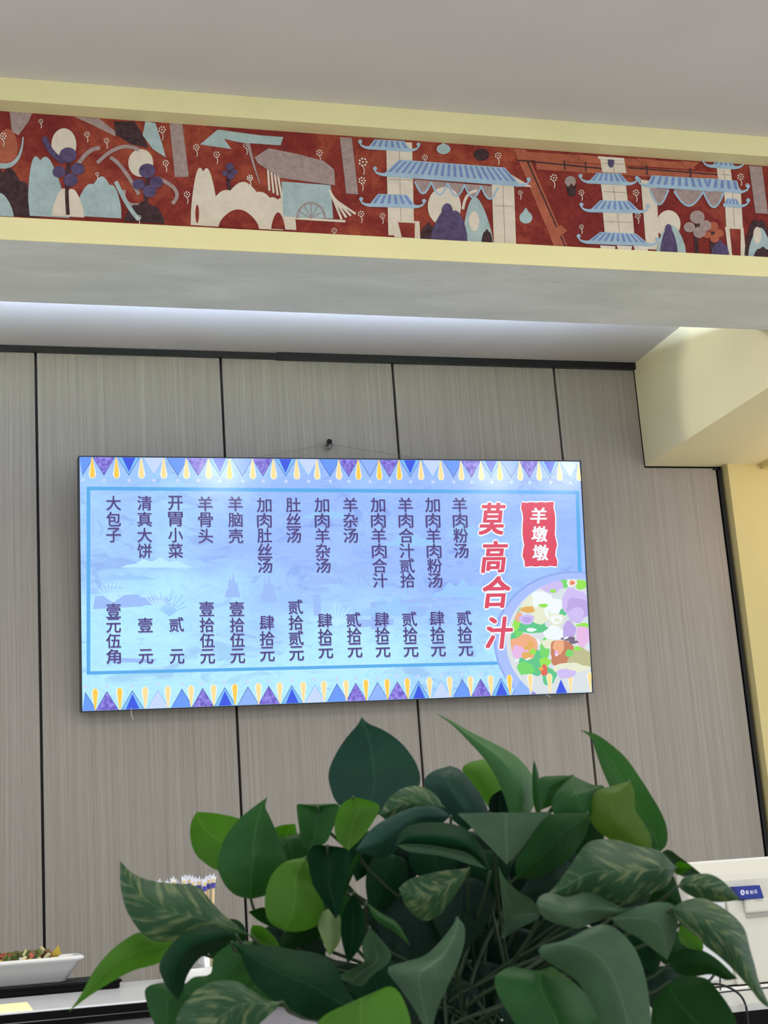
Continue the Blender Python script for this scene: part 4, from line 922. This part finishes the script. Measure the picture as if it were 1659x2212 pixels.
# middle
leaf('C', [(930,298),(878,330),(848,410),(885,520),(922,612)], [(930,298),(987,350),(1002,440),(985,525),(922,612)], 1.25, 1.24, 'w', -.010)
leaf('C', [(1080,200),(1008,330),(998,480),(1040,660)], [(1080,200),(1142,330),(1135,520),(1040,660)], 1.20, 1.18, 'e')
leaf('C', [(1160,265),(1250,330),(1360,400),(1442,545)], [(1160,265),(1215,370),(1340,455),(1442,545)], 1.19, 1.17, 'm', -.006)
leaf('C', [(1180,425),(1130,540),(1145,640),(1050,700),(990,745),(1060,785)], [(1180,425),(1245,490),(1318,590),(1290,660),(1205,725),(1130,800),(1060,785)], 1.16, 1.14, 'g', .010)
leaf('D', [(260,365),(180,480),(60,600),(-60,640),(-190,690),(-110,810),(-20,940),(40,1050),(80,1170)], [(260,365),(304,410),(306,520),(263,660),(196,810),(132,950),(80,1170)], 1.13, 1.08, 'g', -.014, .010)
leaf('C', [(1130,968),(1060,923),(920,968),(838,1060),(860,1210),(1150,1390)], [(1130,968),(1200,870),(1290,803),(1362,830),(1422,950),(1440,1080),(1350,1260),(1150,1390)], 1.05, 1.00, 'l', .014)
leaf('D', [(830,735),(700,703),(610,676),(518,720),(498,780),(538,890),(620,1025),(760,1260),(900,1360)], [(830,735),(850,672),(945,730),(1065,830),(1145,940),(1195,1060),(1150,1260),(900,1360)], 1.06, 1.01, 'm', -.026, -.016)
# right side
leaf('D', [(782,330),(740,248),(650,193),(570,118),(522,30)], [(782,330),(772,372),(650,432),(543,497),(558,400),(545,250),(522,30)], 1.18, 1.16, 'g', .010)
leaf('E', [(330,330),(430,283),(560,368),(680,458),(795,552)], [(330,330),(450,470),(560,570),(680,590),(795,552)], 1.20, 1.20, 'g')
leaf('E', [(470,480),(560,415),(695,475)], [(470,480),(540,565),(695,475)], 1.17, 1.17, 'l', stem=False)
leaf('D', [(1660,40),(1560,-62),(1420,-97),(1300,-130),(1190,-140),(1085,-110),(990,20),(920,120),(845,205)], [(1660,40),(1600,160),(1460,225),(1350,272),(1230,255),(1100,220),(960,230),(845,205)], 1.14, 1.12, 'v', -.026, .014)
leaf('D', [(1490,210),(1340,300),(1240,258),(1100,198),(960,230),(860,203),(788,225),(760,285)], [(1490,210),(1390,292),(1245,354),(1122,398),(1040,430),(930,408),(820,368),(760,285)], 1.115, 1.10, 'g', -.012, .006, wave=.8)
leaf('E', [(530,690),(600,590),(720,558),(870,550),(1005,610),(1115,710),(1222,830)], [(530,690),(640,775),(780,835),(930,863),(1090,858),(1222,830)], 1.12, 1.13, 'v', -.010)
leaf('E', [(470,930),(600,850),(780,815),(950,878),(1105,978),(1225,1090),(1293,1210),(1325,1350),(1382,1550),(1432,1740),(1500,1900),(1580,2060)], [(470,930),(560,1100),(760,1265),(830,1345),(950,1435),(1100,1565),(1230,1705),(1350,1840),(1450,1970),(1580,2060)], 1.08, 1.06, 'v', -.018, .012)
leaf('D', [(1240,365),(1310,432),(1420,492),(1510,562),(1602,632)], [(1240,365),(1400,298),(1560,262),(1665,300),(1665,450),(1635,560),(1602,632)], 1.10, 1.08, 'g', -.008)
leaf('E', [(570,1100),(542,1180),(556,1295),(680,1380),(810,1402)], [(570,1100),(665,1160),(765,1260),(815,1335),(810,1402)], 1.15, 1.15, 'l', .004)
leaf('E', [(430,1560),(540,1400),(700,1368),(850,1418),(1000,1520),(1195,1710)], [(430,1560),(560,1665),(720,1685),(900,1665),(1060,1725),(1195,1710)], 1.16, 1.15, 'n', -.008)
leaf('E', [(450,1750),(560,1688),(760,1688),(880,1728),(982,1850),(1072,1970),(1142,2090),(1192,2230),(1200,2420)], [(450,1750),(300,1900),(240,2100),(300,2350),(700,2620),(1200,2420)], 1.12, 1.08, 'n', -.016, -.010)
leaf('D', [(890,552),(800,538),(783,590),(880,672),(1010,752),(1100,882),(1180,1045),(1300,1310),(1450,1420)], [(890,552),(990,500),(1090,433),(1210,406),(1312,460),(1402,570),(1458,720),(1488,880),(1503,1060),(1500,1260),(1450,1420)], 1.04, 0.99, 'g', -.018, .010)
# leaves inside the crown, most with shade put into darker greens
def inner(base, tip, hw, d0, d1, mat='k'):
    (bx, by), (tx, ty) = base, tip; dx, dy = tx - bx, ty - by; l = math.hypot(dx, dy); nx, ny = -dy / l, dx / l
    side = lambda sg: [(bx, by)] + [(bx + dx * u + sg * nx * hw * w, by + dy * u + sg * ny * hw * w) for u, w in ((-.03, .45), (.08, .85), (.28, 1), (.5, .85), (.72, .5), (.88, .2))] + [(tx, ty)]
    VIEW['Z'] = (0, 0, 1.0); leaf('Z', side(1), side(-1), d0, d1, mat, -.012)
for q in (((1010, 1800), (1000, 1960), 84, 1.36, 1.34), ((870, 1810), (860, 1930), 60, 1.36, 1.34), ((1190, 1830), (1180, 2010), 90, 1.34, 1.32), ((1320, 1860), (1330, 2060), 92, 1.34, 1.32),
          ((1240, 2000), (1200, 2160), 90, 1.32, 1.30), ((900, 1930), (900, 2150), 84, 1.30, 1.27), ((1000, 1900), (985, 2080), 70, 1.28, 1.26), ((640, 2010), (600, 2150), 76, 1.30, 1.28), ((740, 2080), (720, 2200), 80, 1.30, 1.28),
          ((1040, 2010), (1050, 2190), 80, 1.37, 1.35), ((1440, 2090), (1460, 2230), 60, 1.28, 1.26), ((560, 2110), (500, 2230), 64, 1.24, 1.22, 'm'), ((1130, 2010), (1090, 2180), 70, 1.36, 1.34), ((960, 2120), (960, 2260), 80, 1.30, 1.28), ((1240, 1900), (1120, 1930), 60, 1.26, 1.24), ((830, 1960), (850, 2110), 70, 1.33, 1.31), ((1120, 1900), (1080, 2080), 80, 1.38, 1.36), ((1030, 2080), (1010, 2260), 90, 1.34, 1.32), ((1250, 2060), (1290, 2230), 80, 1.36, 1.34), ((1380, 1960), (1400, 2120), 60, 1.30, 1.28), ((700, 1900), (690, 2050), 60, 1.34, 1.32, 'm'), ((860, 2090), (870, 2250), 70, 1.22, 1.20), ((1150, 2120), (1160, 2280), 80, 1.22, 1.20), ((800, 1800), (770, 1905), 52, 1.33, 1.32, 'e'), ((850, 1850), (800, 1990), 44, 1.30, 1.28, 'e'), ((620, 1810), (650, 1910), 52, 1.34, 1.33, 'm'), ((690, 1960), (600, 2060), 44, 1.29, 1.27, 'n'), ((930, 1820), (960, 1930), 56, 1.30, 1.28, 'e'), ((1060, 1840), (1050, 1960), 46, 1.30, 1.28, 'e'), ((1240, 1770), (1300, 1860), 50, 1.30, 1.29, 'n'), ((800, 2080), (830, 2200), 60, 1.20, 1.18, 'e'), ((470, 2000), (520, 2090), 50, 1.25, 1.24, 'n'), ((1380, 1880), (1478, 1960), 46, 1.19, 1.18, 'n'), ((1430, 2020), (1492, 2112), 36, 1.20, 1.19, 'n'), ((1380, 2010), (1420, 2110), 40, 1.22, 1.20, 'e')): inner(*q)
b = MB(); pc = Vector((0, 0, 0))
b.lathe([(0, 0), (.075, 0), (.08, .004), (.10, .172), (.103, .178), (.103, .185), (.096, .185), (.093, .17), (.074, .012), (0, .012)], pmat('white_pot', rgb(222, 222, 218), .35), 48)
b.build('pot', plant, smooth=True)
b = MB(); b.lathe([(.0, .172), (.05, .171), (.0925, .166)], pmat('dark_soil', rgb(46, 36, 30), .95), 32); b.build('soil', plant)
tag(plant, 'bushy pothos plant with heart-shaped green leaves in a white pot in the foreground', 'potted plant')
# low partition that carries the pot
pz = plant.location.z
b = MB(); b.box((CROWN.x - .9, CROWN.y - .15, 0), (CROWN.x + .9, CROWN.y + .15, pz), pmat('partition_wood', rgb(120, 92, 66), .5))
tag(b.build('low_partition', bevel=.004), 'low wooden partition carrying the potted plant', 'partition')
